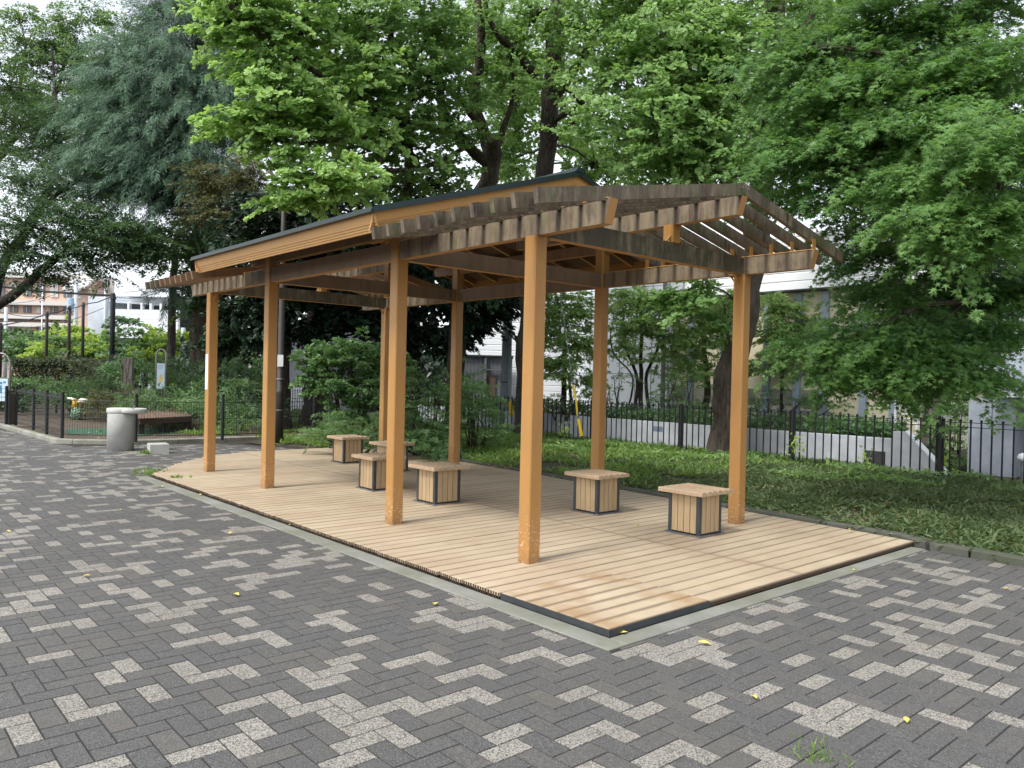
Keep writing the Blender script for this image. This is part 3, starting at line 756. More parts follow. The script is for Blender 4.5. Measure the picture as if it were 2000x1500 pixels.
def fence_left():
    root = thing('playground_fence', (.4, 13, 0), 'near black wire mesh fence with ball topped posts in front of the playground', 'fence')
    P = [tuple(ground(x, y, .04)[:2]) for x, y in ((31, 829), (65, 838), (91, 847), (121, 857))]
    Q = [tuple(ground(265, 861, .04)[:2]), tuple(ground(434, 858, .04)[:2]), tuple(ground(613, 850, .04)[:2])]
    for p in P+Q: ball_post(p[0], p[1], .02, 1.0).build('post', M['black'], root)
    for a, b in zip(P, P[1:]): mesh_panel(a, b, .06, .93, .1, 9, root, .0025, .0055)
    m = MB()
    for a, b in zip(P, P[1:]): m.beam((*a, .88), (*b, .88), .012, .05)
    m.build('top_band', M['black'], root)
    for a, b in zip([P[-1]]+Q, Q): mesh_panel(a, b, .10, .83, .052, 3, root, .0032, .007)
fence_left()
def fence_back():
    a = ground(474, 822, 0); root = thing('playground_fence', (a[0], a[1], 0), 'far black wire mesh fence with ball topped posts behind the playground floor', 'fence')
    px = [(-20, 806), (43, 806), (110, 806), (191, 806), (273, 812), (360, 817), (474, 822), (600, 816)]
    pts = [tuple(at(x, 0, 0)[:2]) for x, y in px]; P = []
    for x, y in px: g = ground(x, y, -.02); P.append((g[0], g[1]))
    for p in P: ball_post(p[0], p[1], -.05, .98, .035).build('post', M['black'], root)
    for a, b in zip(P, P[1:]): mesh_panel(a, b, .08, .9, .1, 4, root, .004, .006)
fence_back()
# small grey gate leaf at the far left
def gate():
    p = ground(14, 833, 0); q = ground(29, 831, 0)
    root = thing('gate', (p[0], p[1], 0), 'narrow brown grey metal gate leaf between black fence posts at the left edge', 'gate')
    a, b = Vector((p[0], p[1], 0)), Vector((q[0], q[1], 0))
    a = b+(a-b).normalized()*.34
    m = MB(); m.beam(a+Vector((0, 0, .42)), b+Vector((0, 0, .42)), .02, .78); m.build('panel', simple('gate_brown', (.10, .075, .065), .6), root)
    m = MB()
    for s in (a, b): m.beam(s+Vector((0, 0, .02)), s+Vector((0, 0, .9)), .035, .035, (1, 0, 0))
    m.beam(a+Vector((0, 0, .86)), b+Vector((0, 0, .86)), .035, .03); m.beam(a+Vector((0, 0, .05)), b+Vector((0, 0, .05)), .035, .03)
    m.build('frame', M['steel'], root)
    c = ground(-12, 838, .04)
    r2 = thing('playground_fence', (c[0], c[1], 0), 'short run of black mesh fence left of the grey gate, cut by the photo edge', 'fence')
    ball_post(p[0]-.02, p[1]+.05, .0, 1.0).build('post', M['black'], r2); mesh_panel((p[0]-.02, p[1]+.05), (p[0]-1.6, p[1]+.9), .06, .93, .1, 9, r2, .0025, .0055)
    ball_post(p[0]-1.6, p[1]+.9, .0, 1.0).build('post', M['black'], r2)
gate()

# ================================================================== FOUNTAIN, STEP, LAMP
def fountain():
    c = ground(238, 880, -.04); x, y = c[0], c[1]+.1
    root = thing('drinking_fountain', (x, y, -.04), 'round grey concrete drinking fountain with an overhanging pale basin rim', 'drinking fountain')
    m = MB(); m.lathe(x, y, [(.232, -.06), (.232, .50), (.232, .64), (.228, .655)], 40); m.build('column', M['granite'], root, True)
    m = MB(); rt = RT.copy(); rt[2] = 0; rt /= np.linalg.norm(rt)
    bx, by = x+rt[0]*.235, y+rt[1]*.235
    m.lathe(bx, by, [(.15, .655), (.225, .665), (.238, .68), (.238, .735), (.225, .752), (.20, .755), (.17, .735), (.02, .715)], 40); m.build('basin', M['granite_top'], root, True)
    m = MB(); m.lathe(x-rt[0]*.01, y-rt[1]*.01, [(.225, .656), (.238, .672), (.238, .735), (.225, .75), (.19, .757), (.01, .753)], 36); m.build('rim', M['granite_top'], root, True)
    m = MB(); m.tube([(bx, by, .72), (bx, by, .79), (bx+.03, by, .805)], .011, 8); m.tube([(x-rt[0]*.26, y-rt[1]*.26, .70), (x-rt[0]*.1, y-rt[1]*.1, .70)], .012, 8); m.tube([(bx+rt[0]*.23, by+rt[1]*.23, .70), (bx+rt[0]*.30, by+rt[1]*.30, .70)], .012, 8)
    m.build('tap', M['plate'], root, True)
    m = MB(); g = ground(205, 884, -.04); m.box(g[0]-.16, g[0]+.14, g[1]-.12, g[1]+.2, -.05, -.036); o = m.build('drain_cover', M['plate']); tag(o, 'flat grey drain cover at the foot of the fountain', 'drain cover')
    a = ground(309, 886, -.04); root2 = thing('stone_step', (a[0], a[1], -.04), 'low square concrete step block beside the drinking fountain', 'step')
    ang = math.radians(-8); m = MB(); m.box(-.17, .17, -.17, .17, -.06, .135, .008)
    m.v = [(a[0]+p[0]*math.cos(ang)*.95-p[1]*math.sin(ang)+.04, a[1]+.14+p[0]*math.sin(ang)+p[1]*math.cos(ang), p[2]) for p in m.v]
    m.build('block', M['granite'], root2)
fountain()
def lamp():
    g = ground(545, 868, -.05); x, y = g[0], g[1]
    root = thing('lamp_post', (x, y, -.05), 'tall dark brown lamp post behind the second left front post of the shelter', 'lamp post')
    mt = simple('lamp_brown', (.035, .028, .025), .5)
    m = MB(); m.lathe(x, y, [(.085, -.05), (.085, 1.05), (.088, 1.06), (.088, 1.1), (.075, 1.12), (.055, 4.2), (.05, 6.2)], 18); m.build('pole', mt, root, True)
    m = MB(); m.lathe(x, y, [(.09, 1.34), (.09, 1.37)], 18); m.lathe(x, y, [(.088, .68), (.088, .70)], 18); m.build('band', M['plate'], root)
    m = MB(); m.lathe(x, y, [(.06, 5.9), (.10, 5.95), (.30, 6.12), (.30, 6.15), (.1, 6.3), (.02, 6.34)], 24); m.build('lamp_head', mt, root, True)
    gl = NB('lamp_glass'); gl.done((.75, .82, .85), .25)
    m = MB(); m.lathe(x, y, [(.09, 5.75), (.19, 5.85), (.24, 6.1)], 24); m.build('lamp_shade', gl.m, root, True)
    m = MB(); n = unit(CAM[:2]-g[:2]); sdv = np.array([n[1], -n[0]])*-1
    p0 = np.array([x, y])+n*.09
    def q(a, z): return (p0[0]+sdv[0]*a, p0[1]+sdv[1]*a, z)
    m.hexa([q(-.07, 1.62), q(.05, 1.62), (q(.05, 0)[0]-n[0]*.01, q(.05, 0)[1]-n[1]*.01, 1.62), (q(-.07, 0)[0]-n[0]*.01, q(-.07, 0)[1]-n[1]*.01, 1.62), q(-.07, 1.87), q(.05, 1.87), (q(.05, 0)[0]-n[0]*.01, q(.05, 0)[1]-n[1]*.01, 1.87), (q(-.07, 0)[0]-n[0]*.01, q(-.07, 0)[1]-n[1]*.01, 1.87)])
    tag(m.build('notice', M['white'], root), 'white paper notice strapped to the pole')
lamp()
# ================================================================== PLAYGROUND THINGS
def rider():
    g = ground(152, 820, -.03); x, y = g[0], g[1]; rt = unit(np.array([RT[0], RT[1]]))
    root = thing('spring_rider', (x, y, -.03), 'small yellow and white playground ride on a green mottled base', 'spring rider')
    cam_ = NB('rider_base'); f = cam_.noise(9, cam_.pos(), 1); cam_.done(cam_.ramp(f, [(.45, (.02, .10, .05)), (.5, (.35, .42, .33)), (.56, (.03, .07, .03))], 'CONSTANT'), .6)
    m = MB(); m.lathe(x, y, [(.20, -.03), (.21, .15), (.17, .28), (.10, .33)], 16); m.build('base', cam_.m, root, True)
    ye = simple('rider_yellow', (.75, .45, .02), .45); wh = simple('rider_white', (.75, .73, .62), .45)
    def P(a, z, d=0): return (x+rt[0]*a-rt[1]*d, y+rt[1]*a+rt[0]*d, z)
    m = MB(); m.tube([P(-.10, .33), P(-.09, .45), P(-.12, .56)], [.075, .07, .05], 12); m.build('neck', ye, root, True)
    m = MB(); m.tube([P(-.10, .55), P(-.2, .59), P(-.32, .60)], [.04, .035, .02], 10); m.tube([P(-.10, .55, -.14), P(-.10, .58), P(-.10, .55, .14)], .02, 8); m.build('handle', wh, root, True)
    m = MB(); m.tube([P(.0, .50), P(.1, .535), P(.25, .53), P(.34, .51)], [.05, .075, .07, .03], 12); m.build('seat', wh, root, True)
    m = MB(); m.tube([P(.08, .3), P(.1, .5)], [.08, .05], 10); m.build('body', simple('rider_brown', (.12, .05, .02), .6), root, True)
    g = ground(150, 806, -.03); r2 = thing('spring_rider', (g[0], g[1], -.03), 'green playground ride with a pale seat standing behind the yellow one', 'spring rider')
    m = MB(); m.lathe(g[0], g[1], [(.12, -.03), (.1, .3), (.08, .62)], 14); m.build('base', simple('rider_green', (.02, .16, .05), .5), r2, True)
    m = MB(); m.lathe(g[0], g[1], [(.28, .66), (.32, .69), (.28, .73), (.05, .74)], 18); m.build('seat', wh, r2, True)
rider()
def platform():
    A = ground(268, 822, -.03); root = thing('low_platform', (A[0], A[1], -.03), 'low brown timber play platform behind the mesh fence', 'platform')
    c = [at(270, 801, 18.0), at(375, 806, 19.5), at(352, 799, 23.5), at(262, 795, 22.5)]
    m = MB(); zz = .36
    def L(u, v): p = (c[0]*(1-u)+c[1]*u)*(1-v)+(c[3]*(1-u)+c[2]*u)*v; return (p[0], p[1])
    for k in range(9):
        u0, u1 = k/9+.004, (k+1)/9-.004; m.cur = rnd.random(); q = [L(u0, 0), L(u1, 0), L(u1, 1), L(u0, 1)]
        m.hexa([(a, b, zz-.03) for a, b in q]+[(a, b, zz) for a, b in q])
    m.build('deck_boards', simple('platform_wood', (.17, .105, .07), .7, .3, 4), root)
    m = MB()
    for u0, v0, u1, v1 in ((.02, .02, .98, .02), (.98, .02, .98, .98), (.02, .98, .98, .98), (.02, .02, .02, .98)):
        a, b = L(u0, v0), L(u1, v1); m.beam((*a, zz-.09), (*b, zz-.09), .06, .11)
    m.build('frame', simple('platform_frame', (.09, .055, .04), .8), root)
    for u, v in ((.06, .05), (.94, .05), (.94, .95), (.06, .95), (.5, .05)):
        a = L(u, v); m = MB(); m.box(a[0]-.06, a[0]+.06, a[1]-.06, a[1]+.06, -.04, zz-.145); m.build('leg', M['bark_dark'], root)
platform()
def signs():
    D = 27
    b = at(248, 770, D); root = thing('stone_marker', (b[0], b[1], 0), 'tall plain weathered grey slab standing among the shrubs', 'marker')
    t = at(248, 700, D); w = 21*D/F/2; m = MB(); rt = unit(np.array([RT[0], RT[1]])); fr = np.array([-rt[1], rt[0]])
    def box_(m, c, w0, d0, z0, z1): q = [(c[0]+rt[0]*a*w0+fr[0]*b_*d0, c[1]+rt[1]*a*w0+fr[1]*b_*d0) for a, b_ in ((-1, -1), (1, -1), (1, 1), (-1, 1))]; m.hexa([(p[0], p[1], z0) for p in q]+[(p[0], p[1], z1) for p in q])
    box_(m, b, w, .06, -.1, t[2]); m.build('slab', mat_bark('grey_timber', (.13, .11, .09), (.26, .23, .20), 6), root)
    fw_ = simple('arch_steel', (.28, .27, .25), .4, .15, 4, .5)
    def arch(px, py0, py1, D, wpx, label, yel):
        b = at(px, py1, D); t = at(px, py0, D); w = wpx*D/F/2; r = thing('sign_board', (b[0], b[1], 0), label, 'sign')
        zt = t[2]; pts = [(b[0]-rt[0]*w, b[1]-rt[1]*w, -.1), (b[0]-rt[0]*w, b[1]-rt[1]*w, zt-w*1.3)]
        for k in range(1, 8): a = math.pi*k/8; pts.append((b[0]-rt[0]*w*math.cos(a), b[1]-rt[1]*w*math.cos(a), zt-w*1.3+math.sin(a)*w*1.3))
        pts += [(b[0]+rt[0]*w, b[1]+rt[1]*w, zt-w*1.3), (b[0]+rt[0]*w, b[1]+rt[1]*w, -.1)]
        m = MB(); m.tube(pts, .03, 8); m.build('arch_frame', fw_, r, True)
        m = MB(); z1 = zt-w*2.9; z0 = z1-w*5.2 if yel else z1-w*2.6; box_(m, b, w*.82, .02, z0, z1); m.build('board', simple('sign_pale', (.55, .68, .76), .4, .08, 2), r)
        m = MB(); f_ = np.array([-fr[0], -fr[1]])*.0225
        def patch(a0, a1, za, zb): m.add([(b[0]+f_[0]+rt[0]*a*w, b[1]+f_[1]+rt[1]*a*w, z) for a, z in ((a0, za), (a1, za), (a1, zb), (a0, zb))], [(0, 1, 2, 3)])
        if yel:
            hh = z1-z0
            for (a0, a1, q0, q1) in ((-.45, .5, .26, .42), (-.3, .3, .40, .50), (-.15, .12, .5, .56)): patch(a0, a1, z0+hh*q0, z0+hh*q1)
            m.build('picture', simple('sign_yellow', (.72, .55, .18), .5), r); m = MB()
            for k in range(3): patch(-.6, .6-.1*k, z0+hh*(.9-.05*k), z0+hh*(.915-.05*k))
            m.build('writing', simple('sign_ink', (.25, .33, .45), .5), r)
        else:
            for (a0, a1, q0, q1) in ((-.6, .2, .75, .85), (-.1, .15, .35, .7), (.3, .6, .8, .88)): patch(a0, a1, z0+(z1-z0)*q0, z0+(z1-z0)*q1)
            m.build('picture', simple('sign_blue', (.06, .22, .34), .5), r)
    arch(314, 682, 756, 24, 19, 'tall arched steel frame holding a narrow pale board with a yellow picture', True)
    arch(2, 690, 755, 24, 34, 'arched steel frame with a pale blue board at the left edge', False)
signs()
# ================================================================== NET POLES, UTILITY POLES, WIRES
def poles():
    D = 38
    data = [(1, 630, 742, 30), (92, 608, 735, 40), (136, 597, 745, 42), (163, 590, 760, 40), (221, 573, 745, 34)]
    lab = ['black net pole at the left edge of the ball court', 'slim brown net pole, second from the left', 'slim dark net pole in the middle of the row', 'dark net pole second nearest, just left of the thick one', 'thickest black net pole at the right corner of the ball court']
    tops = []
    mt = simple('pole_brown', (.045, .034, .032), .5)
    for (x, y0, y1, D), lb in zip(data, lab):
        t = at(x, y0, D); b = at(x, y1, D); r = thing('net_pole', (t[0], t[1], 0), lb, 'pole', 'net poles round the ball court')
        rr = (9.5 if D == 34 else 7.5 if D == 30 else 6.2 if D==42 else 5.8)*D/F/2; m = MB(); m.lathe(t[0], t[1], [(rr, -.1), (rr, t[2]-.05), (rr*.7, t[2])], 12); m.build('pole', mt if D != 34 else M['black'], r, True)
        m = MB(); m.lathe(t[0], t[1], [(rr*1.25, t[2]-.25), (rr*1.25, t[2]-.15)], 10); m.build('collar', M['steel'], r); tops.append(t)
    net = MB(); o = [tops[0], tops[1], tops[2], tops[3], tops[4]]
    for a, b in zip(o, o[1:]):
        for dz in (-.12, -2.9): net.tube([a+[0, 0, dz], (a+b)/2+[0, 0, dz-.08], b+[0, 0, dz]], .025, 5)
    L = at(-60, 552, 36); net.tube([tops[4]+[0, 0, -.1], (tops[4]+L)/2+[0, 0, -.15], L], .05, 5)
    tag(net.build('top_cable', M['black']), 'dark cables strung between the tops of the net poles', 'cable')
    cg = simple('pole_concrete', (.48, .52, .56), .7, .1, 3)
    for (x, y0, y1, D, w, lb) in ((149, 545, 712, 60, 8, 'pale concrete utility pole behind the net poles with equipment at its top'), (206, 560, 700, 55, 4.5, 'thin grey utility pole beside the white building corner'),
                                 (12, 600, 720, 58, 7, 'pale utility pole near the left edge'), (83, 560, 660, 70, 2.5, 'very thin white pole in front of the apartment block'), (358, 640, 742, 40, 9.5, 'pale grey utility pole left of the shaded tree trunk')):
        t = at(x, y0, D); r = thing('utility_pole', (t[0], t[1], 0), lb, 'utility pole'); rr = w*D/F/2
        m = MB(); m.lathe(t[0], t[1], [(rr*1.1, -.1), (rr*.9, t[2])], 12); m.build('pole', cg if x != 83 else M['white'], r, True)
        if x == 149:
            m = MB(); e = at(139, 595, D); m.lathe(e[0], e[1], [(.30, e[2]-.5), (.30, e[2]+.5)], 14); m.build('transformer', simple('transformer', (.38, .52, .66), .5), r)
            m = MB()
            for q in (550, 557, 566, 580): a = at(128, q+4, D); b = at(158, q, D); m.beam(a, b, .08, .08)
            m.build('crossarm', cg, r)
            m = MB(); a = at(146, 672, D); b = at(141, 655, D); c = at(124, 652, D); m.tube(limb_path([a, b, c], 0, RNG, 5), .05, 6); m.build('lamp_arm', cg, r)
    m = MB()
    for (a, b) in (((128, 556, 60), (300, 500, 75)), ((128, 566, 60), (-20, 590, 60)), ((158, 562, 60), (300, 560, 60)), ((150, 592, 60), (-20, 628, 55)), ((150, 600, 60), (12, 612, 58)), ((206, 575, 55), (320, 565, 60)), ((206, 600, 55), (12, 640, 58)), ((150, 610, 60), (12, 655, 58))):
        A, Bq = at(*a), at(*b); pts = [A*(1-t)+Bq*t+np.array([0, 0, -.9*t*(1-t)*2]) for t in np.linspace(0, 1, 9)]; m.tube(pts, .022, 4)
    tag(m.build('overhead_wires', M['steel']), 'sagging overhead wires running between the distant utility poles', 'wires')
poles()
# ================================================================== BUILDINGS
def frame_at(px, py, D):
    p = at(px, py, D); rt = unit(np.array([RT[0], RT[1]])); return p, rt, np.array([-rt[1], rt[0]])
def obox(m, o, rt, fr, a0, a1, d0, d1, z0, z1):
    q = [(o[0]+rt[0]*a+fr[0]*d, o[1]+rt[1]*a+fr[1]*d) for a, d in ((a0, d0), (a1, d0), (a1, d1), (a0, d1))]
    return m.hexa([(p[0], p[1], z0) for p in q]+[(p[0], p[1], z1) for p in q])
def apartment():
    D = 85; o, rt, fr = frame_at(0, 735, D); k = D/F; zof = lambda py: at(100, py, D)[2]
    root = thing('apartment_building', (o[0], o[1], 0), 'distant pale orange brick apartment block with white balcony bands', 'building')
    brick = simple('far_brick', (.60, .42, .33), .8, .1, 1); pale = simple('far_pale', (.62, .60, .57), .7, .05, 1); dk = simple('far_window', (.10, .11, .12), .3, .2, 1)
    X = lambda px: px*k
    m = MB(); obox(m, o, rt, fr, X(-80), X(178), 0, 12, -2, zof(541)); m.build('wall', brick, root)
    m = MB(); obox(m, o, rt, fr, X(165), X(212), 2, 12, -2, zof(538)); m.build('stair_tower', simple('far_grey', (.48, .45, .43), .8, .1, 1), root)
    for z in (590, 617, 632, 668):
        m = MB(); obox(m, o, rt, fr, X(-80), X(170), -1.2, 0, zof(z+8), zof(z)); m.build('balcony', pale, root)
    for r_, (z0, z1) in enumerate(((552, 580), (600, 612), (640, 662))):
        for c_ in range(9):
            x0 = -60+c_*26
            m = MB(); obox(m, o, rt, fr, X(x0), X(x0+15), -.12, .02, zof(z1), zof(z0)); w_ = m.build('window', pale if (c_+r_) % 3 == 0 else dk, root)
            m = MB(); obox(m, o, rt, fr, X(x0+7), X(x0+8), -.2, -.12, zof(z1), zof(z0)); m.build('frame', pale, w_)
    m = MB(); obox(m, o, rt, fr, X(-82), X(182), -.8, 12.5, zof(545), zof(541)+.3); m.build('roof', pale, root)
    # small house with a pale sloping roof in front
    D2 = 78; k2 = D2/F; o2, _, _ = frame_at(0, 735, D2); z2 = lambda py: at(160, py, D2)[2]
    r2 = thing('house', (at(160, 735, D2)[0], at(160, 735, D2)[1], 0), 'small distant house with a pale sloping roof beside the brick block', 'building')
    m = MB(); obox(m, o2, rt, fr, 140*k2, 176*k2, 0, 6, -1, z2(562)); m.build('wall', brick, r2)
    m = MB(); a = at(122, 566, D2-1); b = at(168, 563, D2-1); c = at(184, 550, D2+6); d = at(140, 549, D2+6); m.hexa([a, b, c, d]+[p+[0, 0, .25] for p in (a, b, c, d)]); m.build('roof', pale, r2)
apartment()
def corr(name, c, n=9, axis='z', amp=.18, rough=.5):
    m = NB(name); g = m.n('ShaderNodeNewGeometry'); sep = m.n('ShaderNodeSeparateXYZ'); m.l(g.outputs['Position'], sep.inputs[0])
    v = sep.outputs[2] if axis == 'z' else m.math('ADD', m.math('MULTIPLY', sep.outputs[0], .66), m.math('MULTIPLY', sep.outputs[1], -.75 if axis == 'x' else 1.))
    w = m.math('FRACT', m.math('MULTIPLY', v, n))
    e = m.ramp(w, [(0, (0,)*3), (.10, (1,)*3), (.9, (1,)*3), (1, (0,)*3)])
    m.bump(e, .6, .03)
    return m.done(m.mix(e, sc(c, 1-amp*1.6), c), rough)
def garage():
    D = 62; k = D/F; o, rt, fr = frame_at(0, 735, D); z = lambda py: at(260, py, D)[2]; X = lambda px: px*k
    sid = corr('white_siding', (.84, .88, .92), 2.6); dk = simple('garage_dark', (.03, .03, .035), .8)
    root = thing('parking_building', (at(260, 735, D)[0], at(260, 735, D)[1], 0), 'white ribbed parking building with dark open slots between its decks', 'building')
    m = MB(); obox(m, o, rt, fr, X(176), X(208), -.5, 8, -1, z(582)); m.build('corner_block', simple('garage_tile', (.66, .70, .76), .5, .05, 2), root)
    m = MB(); obox(m, o, rt, fr, X(209), X(360), 3, 15, -1, z(516)); m.build('core', dk, root)
    m = MB(); obox(m, o, rt, fr, X(208), X(345), 0, .4, z(660), z(604)); m.build('parapet', sid, root)
    m = MB(); a = [at(212, 577, D), at(330, 577, D+3), at(330, 598, D+3), at(212, 590, D)]
    m.hexa([a[3], a[2], a[2]+np.array([*fr, 0])*.4, a[3]+np.array([*fr, 0])*.4, a[0], a[1], a[1]+np.array([*fr, 0])*.4, a[0]+np.array([*fr, 0])*.4]); m.build('parapet', sid, root)
    m = MB(); obox(m, o, rt, fr, X(208), X(420), 1, 1.5, z(577), z(508)); m.build('upper_wall', sid, root)
    m = MB(); obox(m, o, rt, fr, X(208), X(345), .1, .5, z(690), z(671)); m.build('parapet', sid, root)
    for px in (236, 262, 280, 300):
        m = MB(); obox(m, o, rt, fr, X(px), X(px+4), .8, 1.2, -1, z(590)); m.build('column', M['white'], root)
garage()
# buildings behind the right-hand fence (they stand along the line x = 14.5)
def right_buildings():
    sid = corr('pale_siding', (.9, .92, .94), 4.2, amp=.1); pan = simple('pale_panel', (.86, .89, .92), .5, .04, 1)
    bei = simple('beige_wall', (.72, .66, .47), .8, .07, 1.2); blu = simple('blue_grey_column', (.30, .36, .43), .5, .1, 2)
    x = 15.0
    def yx(px, py=700): # y on plane x
        v = fw+RT*(px-1000)/F-UP*(py-750)/F; t = (x-CAM[0])/v[0]; return CAM[1]+v[1]*t
    def zx(px, py):
        v = fw+RT*(px-1000)/F-UP*(py-750)/F; t = (x-CAM[0])/v[0]; return CAM[2]+v[2]*t
    root = thing('beige_building', (x, yx(1600), 0), 'beige building with blue grey steel columns and a dark eave behind the small trees', 'building')
    y0, y1 = yx(1800), yx(1318)
    m = MB(); m.box(x, x+5, y0, y1, -.3, zx(1600, 568)); m.build('wall', bei, root)
    for px in (1352, 1415, 1500, 1560, 1612, 1690, 1750):
        y = yx(px); m = MB(); m.box(x-.12, x-.002, y-.09, y+.09, -.3, zx(1600, 572)); m.build('column', blu, root)
    m = MB(); m.box(x-.35, x+5.2, y0-.2, y1+.1, zx(1600, 568)+.002, zx(1600, 565)); m.build('eave', M['steel'], root)
    m = MB(); m.box(x+.4, x+5, y0-2, y1, zx(1600, 560), zx(1600, 520)+1.0); m.build('upper_wall', sid, root)
    for px in (1330, 1380, 1455, 1530, 1590):
        y = yx(px); m = MB(); m.box(x-.05, x-.001, y-.35, y+.35, .95, 1.35); m.build('vent_hood', simple('vent_green_grey', (.28, .28, .22), .6), root)
        m = MB(); m.box(x-.06, x-.002, y-.5, y+.5, .78, .82); m.build('rail', blu, root)
    r2 = thing('white_panel_building', (x, yx(1230), 0), 'white panelled building showing behind the multi stemmed tree', 'building')
    m = MB(); m.box(x-.25, x+5, yx(1316), yx(1110), -.3, zx(1250, 525)+.8); m.build('wall', pan, r2)
    for k_ in range(7):
        m = MB(); yy = yx(1316)+(yx(1110)-yx(1316))*k_/7; m.box(x-.256, x-.2505, yy, yy+.03, -.3, 6); m.build('panel_joint', blu, r2)
    m = MB()
    for z_ in (1.7, 3.1, 4.4): m.box(x-.256, x-.2505, yx(1316), yx(1110), z_, z_+.02)
    m.build('panel_joint', blu, r2)
    y = yx(1316); m = MB(); m.lathe(x-.5, y, [(.07, -.1), (.07, 7)], 10); tag(m.build('drain_pipe', simple('pipe', (.16, .15, .14), .5)), 'tall slim grey pipe between the white panels and the beige wall', 'pipe')
    # siding building + dark corrugated shed, farther away, left of the ginkgo trunk
    D = 30; o, rt, fr = frame_at(960, 735, D); k = D/F; z = lambda py: at(960, py, D)[2]
    r3 = thing('white_siding_building', (o[0], o[1], 0), 'white ribbed wall above the dark shed, glimpsed left of the grey utility pole', 'building')
    m = MB(); obox(m, o, rt, fr, -70*k, 330*k, 3, 10, -.3, z(560)); m.build('wall', sid, r3)
    r4 = thing('shed', (o[0], o[1], 0), 'dark grey corrugated metal shed behind the fence left of the utility pole', 'shed')
    m = MB(); obox(m, o, rt, fr, -60*k, 40*k, 0, 2.6, -.3, z(697)); m.build('wall', corr('dark_siding', (.12, .125, .14), 7, 'x', .3), r4)
    m = MB(); obox(m, o, rt, fr, -62*k, 42*k, -.15, 2.7, z(697), z(694)); m.build('roof', M['steel'], r4)
    m = MB(); obox(m, o, rt, fr, -12*k, 8*k, -.06, -.002, -.3, z(735)); m.build('door', simple('shed_door', (.10, .06, .05), .7), r4)
    m = MB(); obox(m, o, rt, fr, -14*k, -10*k, -.2, -.08, -.3, z(700)); obox(m, o, rt, fr, -14*k, 30*k, -.2, -.1, z(723), z(721)); m.build('pipe', M['plate'], r4)
    D = 30; o, rt, fr = frame_at(570, 735, D); k = D/F; z = lambda py: at(570, py, D)[2]
    r5 = thing('grey_house', (o[0], o[1], 0), 'dark bluish grey house wall seen between the shaded trunks', 'building')
    m = MB(); obox(m, o, rt, fr, -60*k, 120*k, 2, 8, -.3, z(640)); m.build('wall', simple('blue_grey_wall', (.11, .12, .15), .7), r5)
    r6 = thing('picket_fence', (o[0], o[1], 0), 'pale upright picket fence in front of the grey house', 'fence')
    for i in range(14):
        m = MB(); obox(m, o, rt, fr, (-10+i*4.6)*k, (-8+i*4.6)*k, 0, .03, -.1, z(751)); m.build('picket', M['white'], r6)
    m = MB(); obox(m, o, rt, fr, -12*k, 54*k, .03, .06, z(760), z(758)); m.build('rail', M['white'], r6)
right_buildings()
